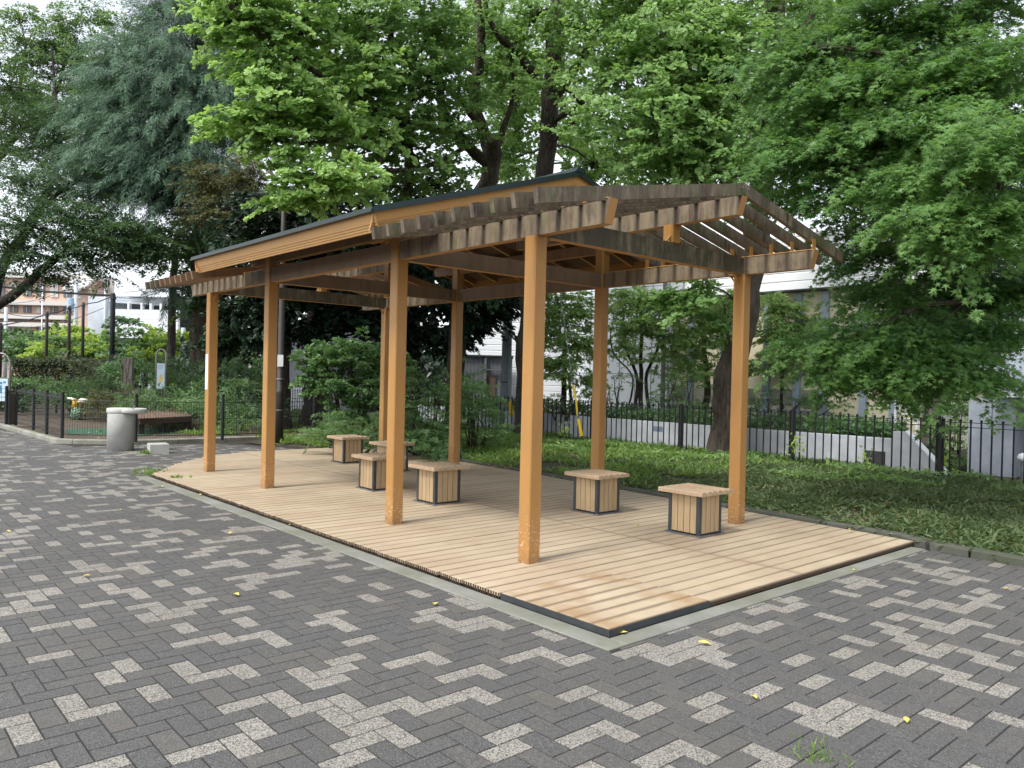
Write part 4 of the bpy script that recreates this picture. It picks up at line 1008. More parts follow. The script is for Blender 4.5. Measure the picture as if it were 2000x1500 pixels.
def walls_right():
    x = 10.3
    root = thing('retaining_wall', (x, 6, 0), 'long low white concrete wall behind the black picket fence', 'wall')
    m = MB(); m.box(x, x+.16, 1.35, 18, -.6, .545, .006); m.build('wall_body', M['wall'], root)
    m = MB(); m.box(x-.004, x-.001, 6.62, 6.9, .32, .44); tag(m.build('wall_plate', simple('plate_blue', (.16, .20, .30), .5), root), 'small dark blue plate on the wall')
    m = MB(); m.box(x-.05, x-.001, 1.55, 1.9, -.3, .30); m.build('wall_recess', simple('recess_dark', (.05, .05, .05), .9), root)
    m = MB(); m.add([(x+.16, 1.35, .40), (13.8, 1.35, .40), (13.8, 18, .40), (x+.16, 18, .40)], [(0, 1, 2, 3)]); tag(m.build('raised_bed', M['soil']), kind='structure')
    # wedge-shaped stair cheek wall
    r = thing('stair_wall', (x-.3, .9, 0), 'short white concrete wall with a sloping coping beside the steps', 'wall')
    a, b = (10.05, 1.34), (9.9, .22)
    m = MB()
    def pr(p, q, za, zb, th=.16):
        d = unit(np.array(q)-np.array(p)); n = np.array([-d[1], d[0]])*-th
        return [(p[0], p[1], -.6), (q[0], q[1], -.6), (q[0]+n[0], q[1]+n[1], -.6), (p[0]+n[0], p[1]+n[1], -.6), (p[0], p[1], za), (q[0], q[1], zb), (q[0]+n[0], q[1]+n[1], zb), (p[0]+n[0], p[1]+n[1], za)]
    c = (10.03, 1.10)
    m.hexa(pr(c, a, .70, .70)[0:8]); m.hexa(pr(b, c, -.12, .70)); m.build('wall_body', M['wall'], r)
    m = MB(); q = pr(b, c, -.10, .722); m.hexa([(p[0], p[1], p[2]) if p[2] > -.5 else (p[0], p[1], (-.14 if i in (0, 3) else .69)) for i, p in enumerate(q)]); m.build('coping', M['white'], r)
    # grey concrete entrance block at the right edge
    r = thing('concrete_entrance', (12, -1.6, 0), 'smooth grey blue concrete entrance block with an overhanging slab at the right edge', 'building')
    X = 11.6
    def yx(px, py): v = fw+RT*(px-1000)/F-UP*(py-750)/F; t = (X-CAM[0])/v[0]; return CAM[1]+v[1]*t
    def zx(px, py): v = fw+RT*(px-1000)/F-UP*(py-750)/F; t = (X-CAM[0])/v[0]; return CAM[2]+v[2]*t
    ya = yx(1892, 800)
    m = MB(); m.box(X, X+3, yx(1984, 800), ya, -1, zx(1900, 776)); m.build('wall', M['wall2'], r)
    m = MB(); m.box(X-.02, X+4, -6, ya+.06, zx(1930, 739), zx(1930, 694)); m.build('parapet', M['wall2'], r)
    m = MB(); m.box(X-.55, X+4, -6, yx(1950, 750), zx(1960, 767), zx(1960, 739)-.002); m.build('canopy_slab', M['wall2'], r)
    m = MB(); m.box(X+.6, X+.7, -6, yx(1984, 800), -1, zx(1960, 767)); m.build('door_panel', simple('entrance_dark', (.10, .11, .13), .4), r)
    for px in (1938,):
        m = MB(); yy = yx(px, 800); m.box(X-.0215, X-.0205, yy-.008, yy+.008, zx(1930, 739), zx(1930, 694)-.01); m.build('panel_joint', M['steel'], r)
        m = MB(); m.box(X-.0015, X-.0005, yy-.006, yy+.006, -.6, zx(1900, 776)); m.build('panel_joint', M['steel'], r)
    m = MB()
    for px, py in ((1918, 702), (1970, 702), (1918, 728), (1970, 728), (1918, 810), (1966, 812)):
        off = -.0235 if py < 740 else -.003
        mm = MB(); mm.lathe(0, 0, [(.018, 0), (.018, .003)], 10); m.add([(X+off+c_, yx(px, py)+a_, zx(px, py)+b_) for a_, b_, c_ in mm.v], mm.f)
    m.build('tie_holes', M['steel'], r)
    # planter
    p = thing('planter', (10.9, -.3, 0), 'low concrete planter kerb at the foot of the entrance wall', 'planter')
    m = MB(); m.box(10.2, 10.35, -1.4, .15, -.6, -.04); m.box(10.35, 11.6, -1.4, -1.25, -.6, -.04); m.build('planter_wall', M['wall2'], p)
    m = MB(); g = (10.75, -.52); m.lathe(*g, [(.03, -.3), (.03, .30)], 10); lm = thing('bollard_lamp', (g[0], g[1], -.3), 'small round white bollard lamp among the planter shrubs', 'bollard lamp'); m.build('stem', M['plate'], lm)
    m = MB(); m.lathe(*g, [(.05, .30), (.085, .33), (.09, .37), (.06, .42), (.01, .44)], 16); m.build('globe', M['white'], lm, True)
    # white railing / steps
    r = thing('white_railing', (12.5, 1.2, 0), 'white painted ladder-like railing behind the sloping wall', 'railing')
    D = 19
    for px in (1750, 1794, 1798):
        pass
    def rail(pa, pb, D0, D1):
        a0, a1 = at(pa[0], pa[1], D0), at(pb[0], pb[1], D1); return a0, a1
    for px, t, b_ in ((1750, 778, 845), (1792, 780, 880)):
        m = MB(); a_ = at(px, t, 17); c_ = at(px-3, b_, 17); m.tube([a_, (a_[0], a_[1], c_[2]-.3)], .035, 8); m.build('post', M['white'], r)
    for q in range(6):
        m = MB(); m.tube([at(1750, 783+q*9, 17), at(1792, 783+q*9, 17)], .018, 6); m.tube([at(1792, 783+q*9, 17), at(1892, 790+q*9, 19.5)], .014, 6); m.build('rail', M['white'], r)
    # ribbed light facade above the entrance block
    r = thing('louvred_facade', (20, 0, 0), 'white upright louvres of a building above the concrete entrance block', 'building')
    o, rt, fr = frame_at(1900, 735, 26); k = 26/F; z = lambda py: at(1950, py, 26)[2]
    m = MB(); obox(m, o, rt, fr, -150*k, 260*k, 1, 6, -.5, z(520)); m.build('wall', simple('facade_grey', (.42, .45, .48), .6), r)
    for q in range(16):
        m = MB(); obox(m, o, rt, fr, (-120+q*20)*k, (-110+q*20)*k, 0, .3, -.5, z(560)); m.build('louvre', M['white'], r)
    m = MB(); obox(m, o, rt, fr, -200*k, -60*k, 4, 4.5, -.5, z(690)); m.build('white_wall', M['white'], r)
walls_right()
def upole():
    g = ground(988, 845, 0); D = 22.5
    t = at(996, 560, D); b = at(985, 850, D); root = thing('utility_pole', (b[0], b[1], 0), 'thick grey steel utility pole left of the leaning ginkgo trunk', 'utility pole')
    m = MB(); r = 14.5*D/F/2*1.2; m.tube([(b[0], b[1], -.1), (t[0]*.0+b[0]+.0, b[1], 6.5)], [r*1.08, r*.9], 16); m.build('pole', simple('steel_grey', (.30, .34, .38), .5, .15, 2), root, True)
    rt = unit(np.array([RT[0], RT[1]]))
    m = MB(); m.tube([(b[0]+rt[0]*r*.9-.1, b[1]+rt[1]*r*.9-.1, -.1), (b[0]+rt[0]*r*.9-.1, b[1]+rt[1]*r*.9-.1, 6)], .05, 8); m.build('conduit', simple('conduit_grey', (.22, .27, .31), .5), root)
    for z in (1.35, 2.55, 3.1): m = MB(); m.lathe(b[0], b[1], [(r*1.12, z), (r*1.12, z+.035)], 16); m.build('band', M['steel'], root)
    ysl = simple('yellow_sleeve', (.80, .55, .03), .45)
    m = MB(); a = at(988+8, 782, D-.6); c = at(1000, 812, D-.6); m.tube([a, c], .06, 8); tag(m.build('guard_sleeve', ysl, root), 'yellow guard sleeve')
    r2 = thing('guy_wire', at(1137, 858, 18.5), 'thin slanting stay wire with yellow plastic guards near the fence', 'guy wire')
    pts = [at(1093, 560, 19), at(1098, 600, 18.9), at(1119, 752, 18.7), at(1137, 856, 18.5)]
    m = MB(); m.tube(pts, .009, 6); m.build('wire', M['plate'], r2)
    for p, q, w in (((1119, 752, 18.7), (1124, 778, 18.65), .028), ((1125, 780, 18.65), (1128, 812, 18.6), .022), ((1130, 818, 18.55), (1136, 852, 18.5), .04)):
        m = MB(); m.tube([at(*p), at(*q)], w, 8); m.build('guard_sleeve', ysl, r2)
    m = MB(); c = at(1099, 645, 18.85); m.tube([c+[0, 0, -.08], c, c+[0, 0, .08]], [.02, .045, .02], 8); m.build('insulator', M['white'], r2)
upole()
# ================================================================== TREES
def A(*pts): return [at(*p) for p in pts]
def G(px, py, z=-.05): g = ground(px, py, z); return g
# --- ginkgo with the straight leaning trunk (centre)
gb = at(1024, 852, 20.4); gb[2] = -.1
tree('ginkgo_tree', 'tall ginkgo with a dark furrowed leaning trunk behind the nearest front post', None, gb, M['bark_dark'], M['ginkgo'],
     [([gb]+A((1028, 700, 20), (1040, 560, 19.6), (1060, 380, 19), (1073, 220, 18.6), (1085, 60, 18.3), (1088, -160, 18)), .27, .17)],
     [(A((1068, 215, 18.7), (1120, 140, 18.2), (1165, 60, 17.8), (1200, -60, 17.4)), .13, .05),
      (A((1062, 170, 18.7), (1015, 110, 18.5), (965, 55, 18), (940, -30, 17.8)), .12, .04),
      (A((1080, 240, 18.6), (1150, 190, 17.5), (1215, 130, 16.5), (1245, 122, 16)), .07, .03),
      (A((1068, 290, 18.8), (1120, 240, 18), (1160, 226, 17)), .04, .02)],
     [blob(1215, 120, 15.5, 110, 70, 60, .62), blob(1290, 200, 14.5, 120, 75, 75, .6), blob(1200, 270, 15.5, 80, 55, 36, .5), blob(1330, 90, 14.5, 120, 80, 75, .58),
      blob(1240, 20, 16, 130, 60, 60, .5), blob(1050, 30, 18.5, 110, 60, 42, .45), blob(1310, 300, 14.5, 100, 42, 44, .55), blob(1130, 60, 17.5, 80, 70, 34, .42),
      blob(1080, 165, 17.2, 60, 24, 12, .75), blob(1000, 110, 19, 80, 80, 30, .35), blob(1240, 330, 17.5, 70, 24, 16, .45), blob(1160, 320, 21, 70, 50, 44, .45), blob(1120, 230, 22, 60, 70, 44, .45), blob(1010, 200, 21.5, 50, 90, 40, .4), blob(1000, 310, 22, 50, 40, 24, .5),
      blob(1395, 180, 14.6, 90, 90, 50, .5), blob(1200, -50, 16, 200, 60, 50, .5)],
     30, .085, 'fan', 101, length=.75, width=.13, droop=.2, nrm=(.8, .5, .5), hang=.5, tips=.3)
# --- multi-limbed ginkgo (left of it)
gb = at(889, 840, 21); gb[2] = -.1
tree('ginkgo_tree', 'spreading ginkgo with several curving limbs and fresh light green leaves hanging over the shelter roof', None, gb, M['bark'], M['ginkgo'],
     [([gb]+A((893, 640, 20.6), (905, 500, 20.2), (935, 400, 19.9), (962, 330, 19.6), (960, 270, 19.3)), .24, .22)],
     [(A((960, 325, 19.6), (905, 280, 19), (868, 225, 18.5), (852, 130, 18), (815, 0, 17.5), (800, -80, 17)), .15, .05),
      (A((958, 300, 19.6), (930, 200, 19), (938, 110, 18.5), (935, 0, 18), (935, -90, 18)), .16, .06),
      (A((962, 310, 19.6), (990, 235, 19.2), (1002, 170, 19), (985, 60, 18.7)), .10, .04),
      (A((935, 240, 19), (870, 170, 18), (760, 100, 16.5), (640, 55, 15), (540, 10, 13.8)), .10, .03),
      (A((890, 265, 19), (800, 240, 17.5), (700, 200, 16), (600, 190, 14.6), (520, 220, 13.6)), .08, .025),
      (A((905, 290, 19), (820, 330, 17), (700, 330, 15.2), (620, 350, 14)), .06, .02)],
     [blob(700, 60, 15.5, 130, 80, 75, .5), blob(850, 60, 17, 120, 80, 60, .42), blob(830, 170, 17, 120, 75, 60, .42), blob(720, 180, 16, 110, 70, 60, .5), blob(900, 240, 18, 90, 60, 30, .4),
      blob(780, 280, 17, 120, 50, 44, .4), blob(700, 270, 16.5, 90, 50, 40, .45), blob(900, 130, 20, 110, 110, 44, .3), blob(760, 360, 17.5, 110, 40, 34, .35), blob(640, 140, 17.5, 110, 90, 50, .42),
      blob(950, 60, 20, 80, 80, 26, .3), blob(780, -60, 16, 240, 60, 60, .5), blob(880, 330, 18.5, 60, 40, 18, .3), blob(985, 130, 22, 70, 100, 18, .3)],
     30, .085, 'fan', 102, length=.75, width=.13, droop=.25, nrm=(.8, .5, .5), hang=.5, tips=.3, axis=at(960, 100, 20))
tb = at(470, 760, 16.5); tb = at(774, 838, 20); tb[2] = -.1
tree('ginkgo_tree', 'bright yellow green outer ginkgo boughs reaching out above the left side of the roof', None, tb, M['bark'], M['ginkgo_br'],
     [([tb]+A((776, 640, 19.5), (785, 480, 18.8), (798, 360, 18), (800, 250, 17)), .16, .10)],
     [(A((800, 250, 17), (700, 190, 15.3), (600, 130, 14), (500, 60, 13.2), (450, 10, 13)), .08, .02),
      (A((800, 250, 17), (690, 270, 15), (580, 280, 13.8), (500, 260, 13.2)), .06, .02),
      (A((800, 255, 17), (720, 330, 15), (650, 350, 13.8), (600, 370, 13.4)), .05, .015)],
     [blob(500, 35, 13.5, 85, 48, 50, .58), blob(590, 60, 14, 90, 60, 50, .5), blob(530, 130, 13.6, 75, 45, 38, .6), blob(590, 200, 13.8, 110, 45, 56, .62), blob(500, 235, 13.4, 80, 32, 34, .66),
      blob(660, 240, 14.2, 70, 45, 30, .6), blob(560, 290, 13.6, 60, 34, 24, .55), blob(640, 345, 13.6, 80, 30, 40, .66), blob(590, 385, 13.6, 55, 22, 18, .55), blob(700, 355, 14.2, 45, 28, 16, .7),
      blob(440, 45, 13.6, 40, 38, 14, .6), blob(540, -40, 13.6, 140, 40, 40, .55), blob(735, 130, 14.6, 60, 60, 20, .6), blob(745, 240, 15, 30, 50, 12, .66)],
     30, .085, 'fan', 103, length=.55, width=.12, droop=.3, nrm=(.8, .5, .5), hang=.5, tips=.35, axis=at(900, 200, 18))
# --- ginkgo by the right back post
gb = at(1408, 893, 16.0); gb[2] = -.1
tree('ginkgo_tree', 'rough barked ginkgo whose trunk leans behind the rightmost orange post', None, gb, M['bark'], M['ginkgo'],
     [([gb]+A((1425, 760, 16), (1450, 620, 16), (1478, 480, 15.9), (1492, 340, 15.8), (1500, 180, 15.6), (1512, 20, 15.5), (1515, -140, 15.5)), .30, .17)],
     [(A((1452, 600, 15.9), (1415, 570, 15), (1350, 545, 14.5)), .03, .01), (A((1490, 330, 15.8), (1420, 250, 15), (1370, 190, 14.5)), .06, .02), (A((1500, 190, 15.6), (1450, 90, 15), (1400, 20, 14.6)), .07, .03),
      (A((1505, 120, 15.6), (1580, 40, 15.5), (1640, -60, 15)), .08, .03), (A((1470, 500, 15.9), (1440, 420, 15.4), (1400, 340, 15)), .04, .015)],
     [blob(1370, 570, 14.8, 50, 28, 14, .45), blob(1330, 590, 15, 40, 24, 9, .35), blob(1420, 620, 15.4, 26, 40, 8, .4), blob(1400, 290, 14.6, 90, 50, 40, .5), blob(1440, 80, 15, 80, 70, 44, .48), blob(1380, 350, 15.5, 90, 30, 18, .45),
      blob(1560, 40, 16.5, 90, 70, 40, .4), blob(1460, 240, 16, 60, 90, 28, .4), blob(1560, 250, 18, 90, 120, 40, .3), blob(1450, -50, 15, 160, 50, 40, .5), blob(1450, 320, 15, 40, 20, 8, .6)],
     30, .085, 'fan', 104, length=.6, width=.13, droop=.25, nrm=(.8, .5, .5), hang=.5, tips=.3)
# --- paler trees that close the gaps behind the ginkgos and the maple
b = at(1130, 800, 30); b[2] = -.1
tree('broadleaf_tree', 'pale green tree far behind the two ginkgo trunks, filling the gaps above the roof ridge', None, b, M['bark'], M['zelk_br'], [([b]+A((1135, 600, 30), (1140, 400, 30), (1150, 200, 30)), .16, .1)], [(A((1140, 350, 30), (1050, 250, 30), (1000, 150, 30)), .06, .03), (A((1145, 300, 30), (1250, 200, 30), (1330, 120, 30)), .06, .03)],
     [blob(1000, 240, 29, 70, 90, 50, .6), blob(1100, 130, 30, 90, 90, 60, .55), blob(1180, 290, 29, 90, 60, 50, .65), blob(1300, 200, 30, 110, 110, 70, .5), blob(1230, 60, 31, 110, 80, 50, .5), blob(1430, 250, 30, 90, 90, 60, .5), blob(1000, 330, 29, 70, 30, 22, .7), blob(980, 60, 31, 90, 70, 44, .45)],
     34, .14, 'rhomb', 114, length=.7, width=.2, nrm=(.8, .4, .5), face=.8)
b = at(1800, 800, 20); b[2] = -.1
tree('broadleaf_tree', 'shaded tree far behind the maple, its crown showing between the maple boughs', None, b, M['bark_dark'], M['zelk'], [([b]+A((1800, 600, 20), (1790, 420, 20), (1790, 250, 20)), .14, .08)], [(A((1790, 400, 20), (1700, 300, 20), (1640, 200, 20)), .05, .02)],
     [blob(1640, 180, 20, 110, 110, 60, .4), blob(1800, 150, 20, 130, 120, 70, .35), blob(1940, 180, 20, 100, 140, 60, .3), blob(1700, 330, 20, 110, 60, 44, .35), blob(1860, 350, 20, 130, 80, 60, .3), blob(1600, 60, 20, 90, 80, 40, .4)],
     32, .12, 'rhomb', 115, length=.7, width=.2, nrm=(.8, .4, .5))
# --- Japanese maple from the right, near the camera
mb_ = at(2330, 960, 10.5); mb_[2] = -.1
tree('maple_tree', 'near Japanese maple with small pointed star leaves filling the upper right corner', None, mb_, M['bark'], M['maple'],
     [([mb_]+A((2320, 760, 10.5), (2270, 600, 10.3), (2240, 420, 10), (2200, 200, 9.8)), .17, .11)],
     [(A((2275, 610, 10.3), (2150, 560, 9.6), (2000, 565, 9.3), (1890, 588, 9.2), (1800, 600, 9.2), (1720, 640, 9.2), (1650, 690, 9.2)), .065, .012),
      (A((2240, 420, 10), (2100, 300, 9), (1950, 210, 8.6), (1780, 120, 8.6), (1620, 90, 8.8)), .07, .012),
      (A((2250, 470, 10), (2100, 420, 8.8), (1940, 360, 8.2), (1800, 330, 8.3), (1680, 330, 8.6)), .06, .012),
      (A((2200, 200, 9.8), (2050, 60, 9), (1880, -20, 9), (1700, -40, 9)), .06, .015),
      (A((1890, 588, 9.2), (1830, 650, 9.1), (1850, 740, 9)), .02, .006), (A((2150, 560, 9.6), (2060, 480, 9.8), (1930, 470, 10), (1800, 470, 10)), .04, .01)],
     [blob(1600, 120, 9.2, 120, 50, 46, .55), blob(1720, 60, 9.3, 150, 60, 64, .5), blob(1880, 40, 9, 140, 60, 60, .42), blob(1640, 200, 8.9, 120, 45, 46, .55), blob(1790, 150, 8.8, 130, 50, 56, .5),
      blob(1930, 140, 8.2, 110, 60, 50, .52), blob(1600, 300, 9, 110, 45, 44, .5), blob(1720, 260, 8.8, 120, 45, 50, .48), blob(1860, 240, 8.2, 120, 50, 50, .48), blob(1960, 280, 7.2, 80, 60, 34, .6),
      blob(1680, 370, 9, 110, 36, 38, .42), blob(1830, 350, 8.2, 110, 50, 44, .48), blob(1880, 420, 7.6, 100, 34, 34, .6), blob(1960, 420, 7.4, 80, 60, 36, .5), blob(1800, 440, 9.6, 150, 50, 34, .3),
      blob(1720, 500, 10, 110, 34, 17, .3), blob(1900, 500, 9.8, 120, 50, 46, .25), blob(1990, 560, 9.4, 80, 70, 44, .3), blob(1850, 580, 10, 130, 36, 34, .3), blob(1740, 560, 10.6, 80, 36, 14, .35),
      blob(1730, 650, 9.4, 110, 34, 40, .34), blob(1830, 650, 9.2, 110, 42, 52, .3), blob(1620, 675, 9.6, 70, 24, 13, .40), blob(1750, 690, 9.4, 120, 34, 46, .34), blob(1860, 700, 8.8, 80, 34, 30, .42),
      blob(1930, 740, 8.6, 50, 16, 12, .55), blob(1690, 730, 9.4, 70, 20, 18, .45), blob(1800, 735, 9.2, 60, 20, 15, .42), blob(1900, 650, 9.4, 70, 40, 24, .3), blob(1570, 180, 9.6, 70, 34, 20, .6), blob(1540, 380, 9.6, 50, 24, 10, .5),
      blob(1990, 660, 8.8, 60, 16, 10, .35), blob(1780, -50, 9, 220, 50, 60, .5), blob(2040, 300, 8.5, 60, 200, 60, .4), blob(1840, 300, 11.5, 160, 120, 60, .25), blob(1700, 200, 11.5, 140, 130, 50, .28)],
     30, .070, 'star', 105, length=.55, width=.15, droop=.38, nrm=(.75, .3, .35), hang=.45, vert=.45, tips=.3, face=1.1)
# --- left: big zelkova, its trunk outside the photo
zb = at(-75, 850, 24); zb[2] = -.1
tree('zelkova_tree', 'broad dark leaved tree with black slanting limbs filling the left edge', None, zb, M['bark_dark'], M['zelk'],
     [([zb]+A((-70, 720, 24), (-45, 640, 24), (-20, 600, 24)), .36, .26)],
     [(A((-20, 600, 24), (30, 575, 23.8), (90, 520, 23.5), (150, 470, 23), (215, 415, 22.5)), .17, .05), (A((-20, 600, 24), (5, 520, 24.2), (50, 450, 24.4), (95, 370, 24.6), (120, 290, 25)), .2, .07),
      (A((50, 450, 24.4), (110, 380, 24), (170, 340, 23.6), (190, 290, 23.5)), .08, .03), (A((120, 290, 25), (110, 200, 25), (100, 90, 25)), .07, .03), (A((-20, 600, 24), (-60, 450, 24), (-50, 250, 24), (0, 120, 24)), .16, .05),
      (A((95, 510, 23.5), (170, 490, 22.8), (250, 490, 22.4)), .04, .015)],
     [blob(50, 440, 22.5, 110, 50, 50, .4), blob(150, 430, 22.5, 110, 42, 55, .42), blob(60, 500, 22.5, 100, 38, 34, .35), blob(190, 480, 22.3, 90, 34, 40, .36), blob(240, 450, 22, 60, 30, 22, .4), blob(130, 370, 23.5, 120, 45, 46, .42),
      blob(40, 350, 24, 90, 60, 38, .4), blob(170, 520, 22.5, 80, 14, 9, .3), blob(60, 540, 22.5, 50, 20, 6, .3), blob(40, 250, 24.5, 80, 60, 40, .38), blob(150, 290, 24.6, 90, 50, 36, .42), blob(20, 170, 25, 70, 60, 30, .42), blob(280, 480, 22, 40, 30, 12, .35)],
     46, .085, 'rhomb', 106, length=.9, width=.22, droop=.28, nrm=(1.2, .25, .35), hang=.1, vert=.3, tips=.25, axis=at(-20, 450, 24))
zb2 = at(-120, 800, 34); zb2[2] = -.1
tree('zelkova_tree', 'tall lighter green tree behind, its feathery top against the sky at upper left', None, zb2, M['bark_dark'], M['zelk_br'],
     [([zb2]+A((-90, 500, 34), (-40, 350, 34), (20, 280, 34)), .3, .16)],
     [(A((20, 280, 34), (40, 170, 34), (50, 80, 34)), .12, .04), (A((20, 280, 34), (110, 180, 34), (130, 70, 34)), .12, .04), (A((0, 300, 34), (130, 270, 34), (210, 200, 34), (250, 110, 34)), .1, .03)],
     [blob(50, 110, 33, 60, 50, 40, .45), blob(110, 90, 33, 50, 45, 34, .5), blob(150, 140, 33, 60, 55, 40, .5), blob(60, 190, 33, 80, 50, 40, .42), blob(130, 220, 33, 80, 50, 44, .42), blob(200, 200, 33, 60, 60, 34, .45),
      blob(215, 110, 33, 45, 50, 28, .5), blob(190, 30, 33, 26, 26, 9, .5), blob(30, 30, 33, 26, 30, 8, .4), blob(110, 40, 33, 40, 24, 12, .5), blob(245, 50, 33, 26, 30, 9, .5), blob(10, 230, 33, 60, 90, 36, .4), blob(210, 300, 33, 70, 60, 34, .4), blob(90, 310, 33, 80, 60, 34, .35)],
     50, .12, 'rhomb', 107, length=1.1, width=.25, droop=.15, nrm=(1, .4, .45), hang=.1, tips=.25)
# --- deodar cedar
cb = at(392, 800, 25.5); cb[2] = -.1
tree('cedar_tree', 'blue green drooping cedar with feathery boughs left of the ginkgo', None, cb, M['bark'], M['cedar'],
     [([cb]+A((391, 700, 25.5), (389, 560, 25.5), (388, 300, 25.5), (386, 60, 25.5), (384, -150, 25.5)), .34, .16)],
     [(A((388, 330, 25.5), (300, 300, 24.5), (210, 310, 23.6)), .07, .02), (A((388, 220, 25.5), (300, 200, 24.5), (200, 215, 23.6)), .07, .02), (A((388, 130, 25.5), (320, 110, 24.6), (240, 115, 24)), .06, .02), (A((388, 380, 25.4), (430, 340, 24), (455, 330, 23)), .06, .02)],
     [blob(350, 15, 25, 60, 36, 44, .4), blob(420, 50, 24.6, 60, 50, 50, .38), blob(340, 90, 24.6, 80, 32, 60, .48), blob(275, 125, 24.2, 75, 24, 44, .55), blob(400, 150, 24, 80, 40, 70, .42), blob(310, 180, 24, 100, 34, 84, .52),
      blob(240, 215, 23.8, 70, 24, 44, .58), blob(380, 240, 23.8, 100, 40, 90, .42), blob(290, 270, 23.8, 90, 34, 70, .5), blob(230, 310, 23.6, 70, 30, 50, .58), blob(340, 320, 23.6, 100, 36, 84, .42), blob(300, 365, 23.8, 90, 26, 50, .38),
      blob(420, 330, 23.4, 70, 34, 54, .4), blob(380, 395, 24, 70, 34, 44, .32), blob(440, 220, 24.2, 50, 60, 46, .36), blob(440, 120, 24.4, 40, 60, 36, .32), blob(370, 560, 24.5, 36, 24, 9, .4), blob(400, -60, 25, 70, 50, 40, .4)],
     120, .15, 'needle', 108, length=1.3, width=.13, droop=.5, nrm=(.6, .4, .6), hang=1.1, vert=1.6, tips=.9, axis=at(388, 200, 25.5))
# --- mid-left mixed greens below the cedar
b = at(330, 800, 30); b[2] = -.1
tree('broadleaf_tree', 'mid green broadleaf tree filling the gap below the cedar, left of the roof corner', None, b, M['bark_dark'], M['zelk_br'],
     [([b]+A((335, 650, 30), (340, 520, 29), (350, 450, 28)), .18, .1)], [(A((345, 500, 29), (290, 470, 28), (250, 460, 28)), .06, .02)],
     [blob(300, 460, 27, 70, 36, 50, .35), blob(370, 470, 26, 70, 50, 50, .3), blob(330, 500, 27, 70, 24, 34, .28), blob(390, 560, 26, 36, 50, 40, .25), blob(270, 490, 27, 40, 20, 14, .3), blob(420, 450, 25, 50, 50, 40, .2), blob(400, 620, 26, 40, 40, 26, .2)],
     34, .13, 'rhomb', 109, length=.8, width=.2, droop=.25, nrm=(1, .3, .5))
b = at(420, 790, 22.5); b[2] = -.1
tree('broadleaf_tree', 'dark tree with bronze olive leaf tips above the left roof corner', None, b, M['bark_dark'], M['olive'],
     [([b]+A((425, 600, 22.5), (440, 480, 22), (445, 400, 21.6)), .17, .09)], [(A((442, 440, 22), (480, 400, 21), (500, 370, 20.6)), .04, .015)],
     [blob(420, 360, 21.6, 50, 40, 34, .5), blob(470, 340, 21, 40, 50, 34, .55), blob(440, 420, 21.4, 70, 34, 44, .4), blob(500, 410, 21, 40, 36, 26, .3)], 44, .12, 'long', 110, length=.5, width=.14, nrm=(.9, .4, .5), hang=.3)
# --- very dark evergreens behind the far half of the shelter
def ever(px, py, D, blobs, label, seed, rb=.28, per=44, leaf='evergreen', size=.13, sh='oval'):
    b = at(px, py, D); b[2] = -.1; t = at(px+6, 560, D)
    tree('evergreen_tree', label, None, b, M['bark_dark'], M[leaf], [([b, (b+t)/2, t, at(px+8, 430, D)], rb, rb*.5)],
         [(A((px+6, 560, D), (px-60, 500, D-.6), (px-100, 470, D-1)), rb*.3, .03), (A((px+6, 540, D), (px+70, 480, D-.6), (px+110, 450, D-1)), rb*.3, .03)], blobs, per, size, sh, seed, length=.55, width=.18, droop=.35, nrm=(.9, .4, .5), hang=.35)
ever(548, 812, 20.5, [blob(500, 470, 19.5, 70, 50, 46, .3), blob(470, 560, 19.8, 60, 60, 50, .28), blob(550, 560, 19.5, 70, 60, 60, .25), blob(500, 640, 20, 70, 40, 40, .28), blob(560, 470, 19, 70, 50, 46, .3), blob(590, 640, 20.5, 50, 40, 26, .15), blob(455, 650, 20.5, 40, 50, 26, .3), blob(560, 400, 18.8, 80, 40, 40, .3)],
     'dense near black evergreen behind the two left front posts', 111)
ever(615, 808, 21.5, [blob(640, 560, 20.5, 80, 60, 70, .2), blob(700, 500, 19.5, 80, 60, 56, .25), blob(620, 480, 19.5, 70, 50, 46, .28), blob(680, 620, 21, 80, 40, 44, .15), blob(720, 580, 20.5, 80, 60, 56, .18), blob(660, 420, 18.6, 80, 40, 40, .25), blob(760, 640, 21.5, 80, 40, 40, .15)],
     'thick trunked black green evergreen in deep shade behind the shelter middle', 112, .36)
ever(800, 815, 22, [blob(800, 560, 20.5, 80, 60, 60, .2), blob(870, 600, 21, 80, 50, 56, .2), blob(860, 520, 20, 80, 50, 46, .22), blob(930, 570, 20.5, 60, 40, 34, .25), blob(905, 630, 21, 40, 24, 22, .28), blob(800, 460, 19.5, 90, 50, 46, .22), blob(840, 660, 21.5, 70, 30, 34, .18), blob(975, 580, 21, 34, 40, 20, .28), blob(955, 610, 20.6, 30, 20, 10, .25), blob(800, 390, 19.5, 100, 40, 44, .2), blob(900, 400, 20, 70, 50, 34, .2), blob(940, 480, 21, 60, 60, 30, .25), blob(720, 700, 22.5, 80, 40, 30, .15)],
     'wide black green evergreen whose boughs hang down between the back posts', 113, .3)
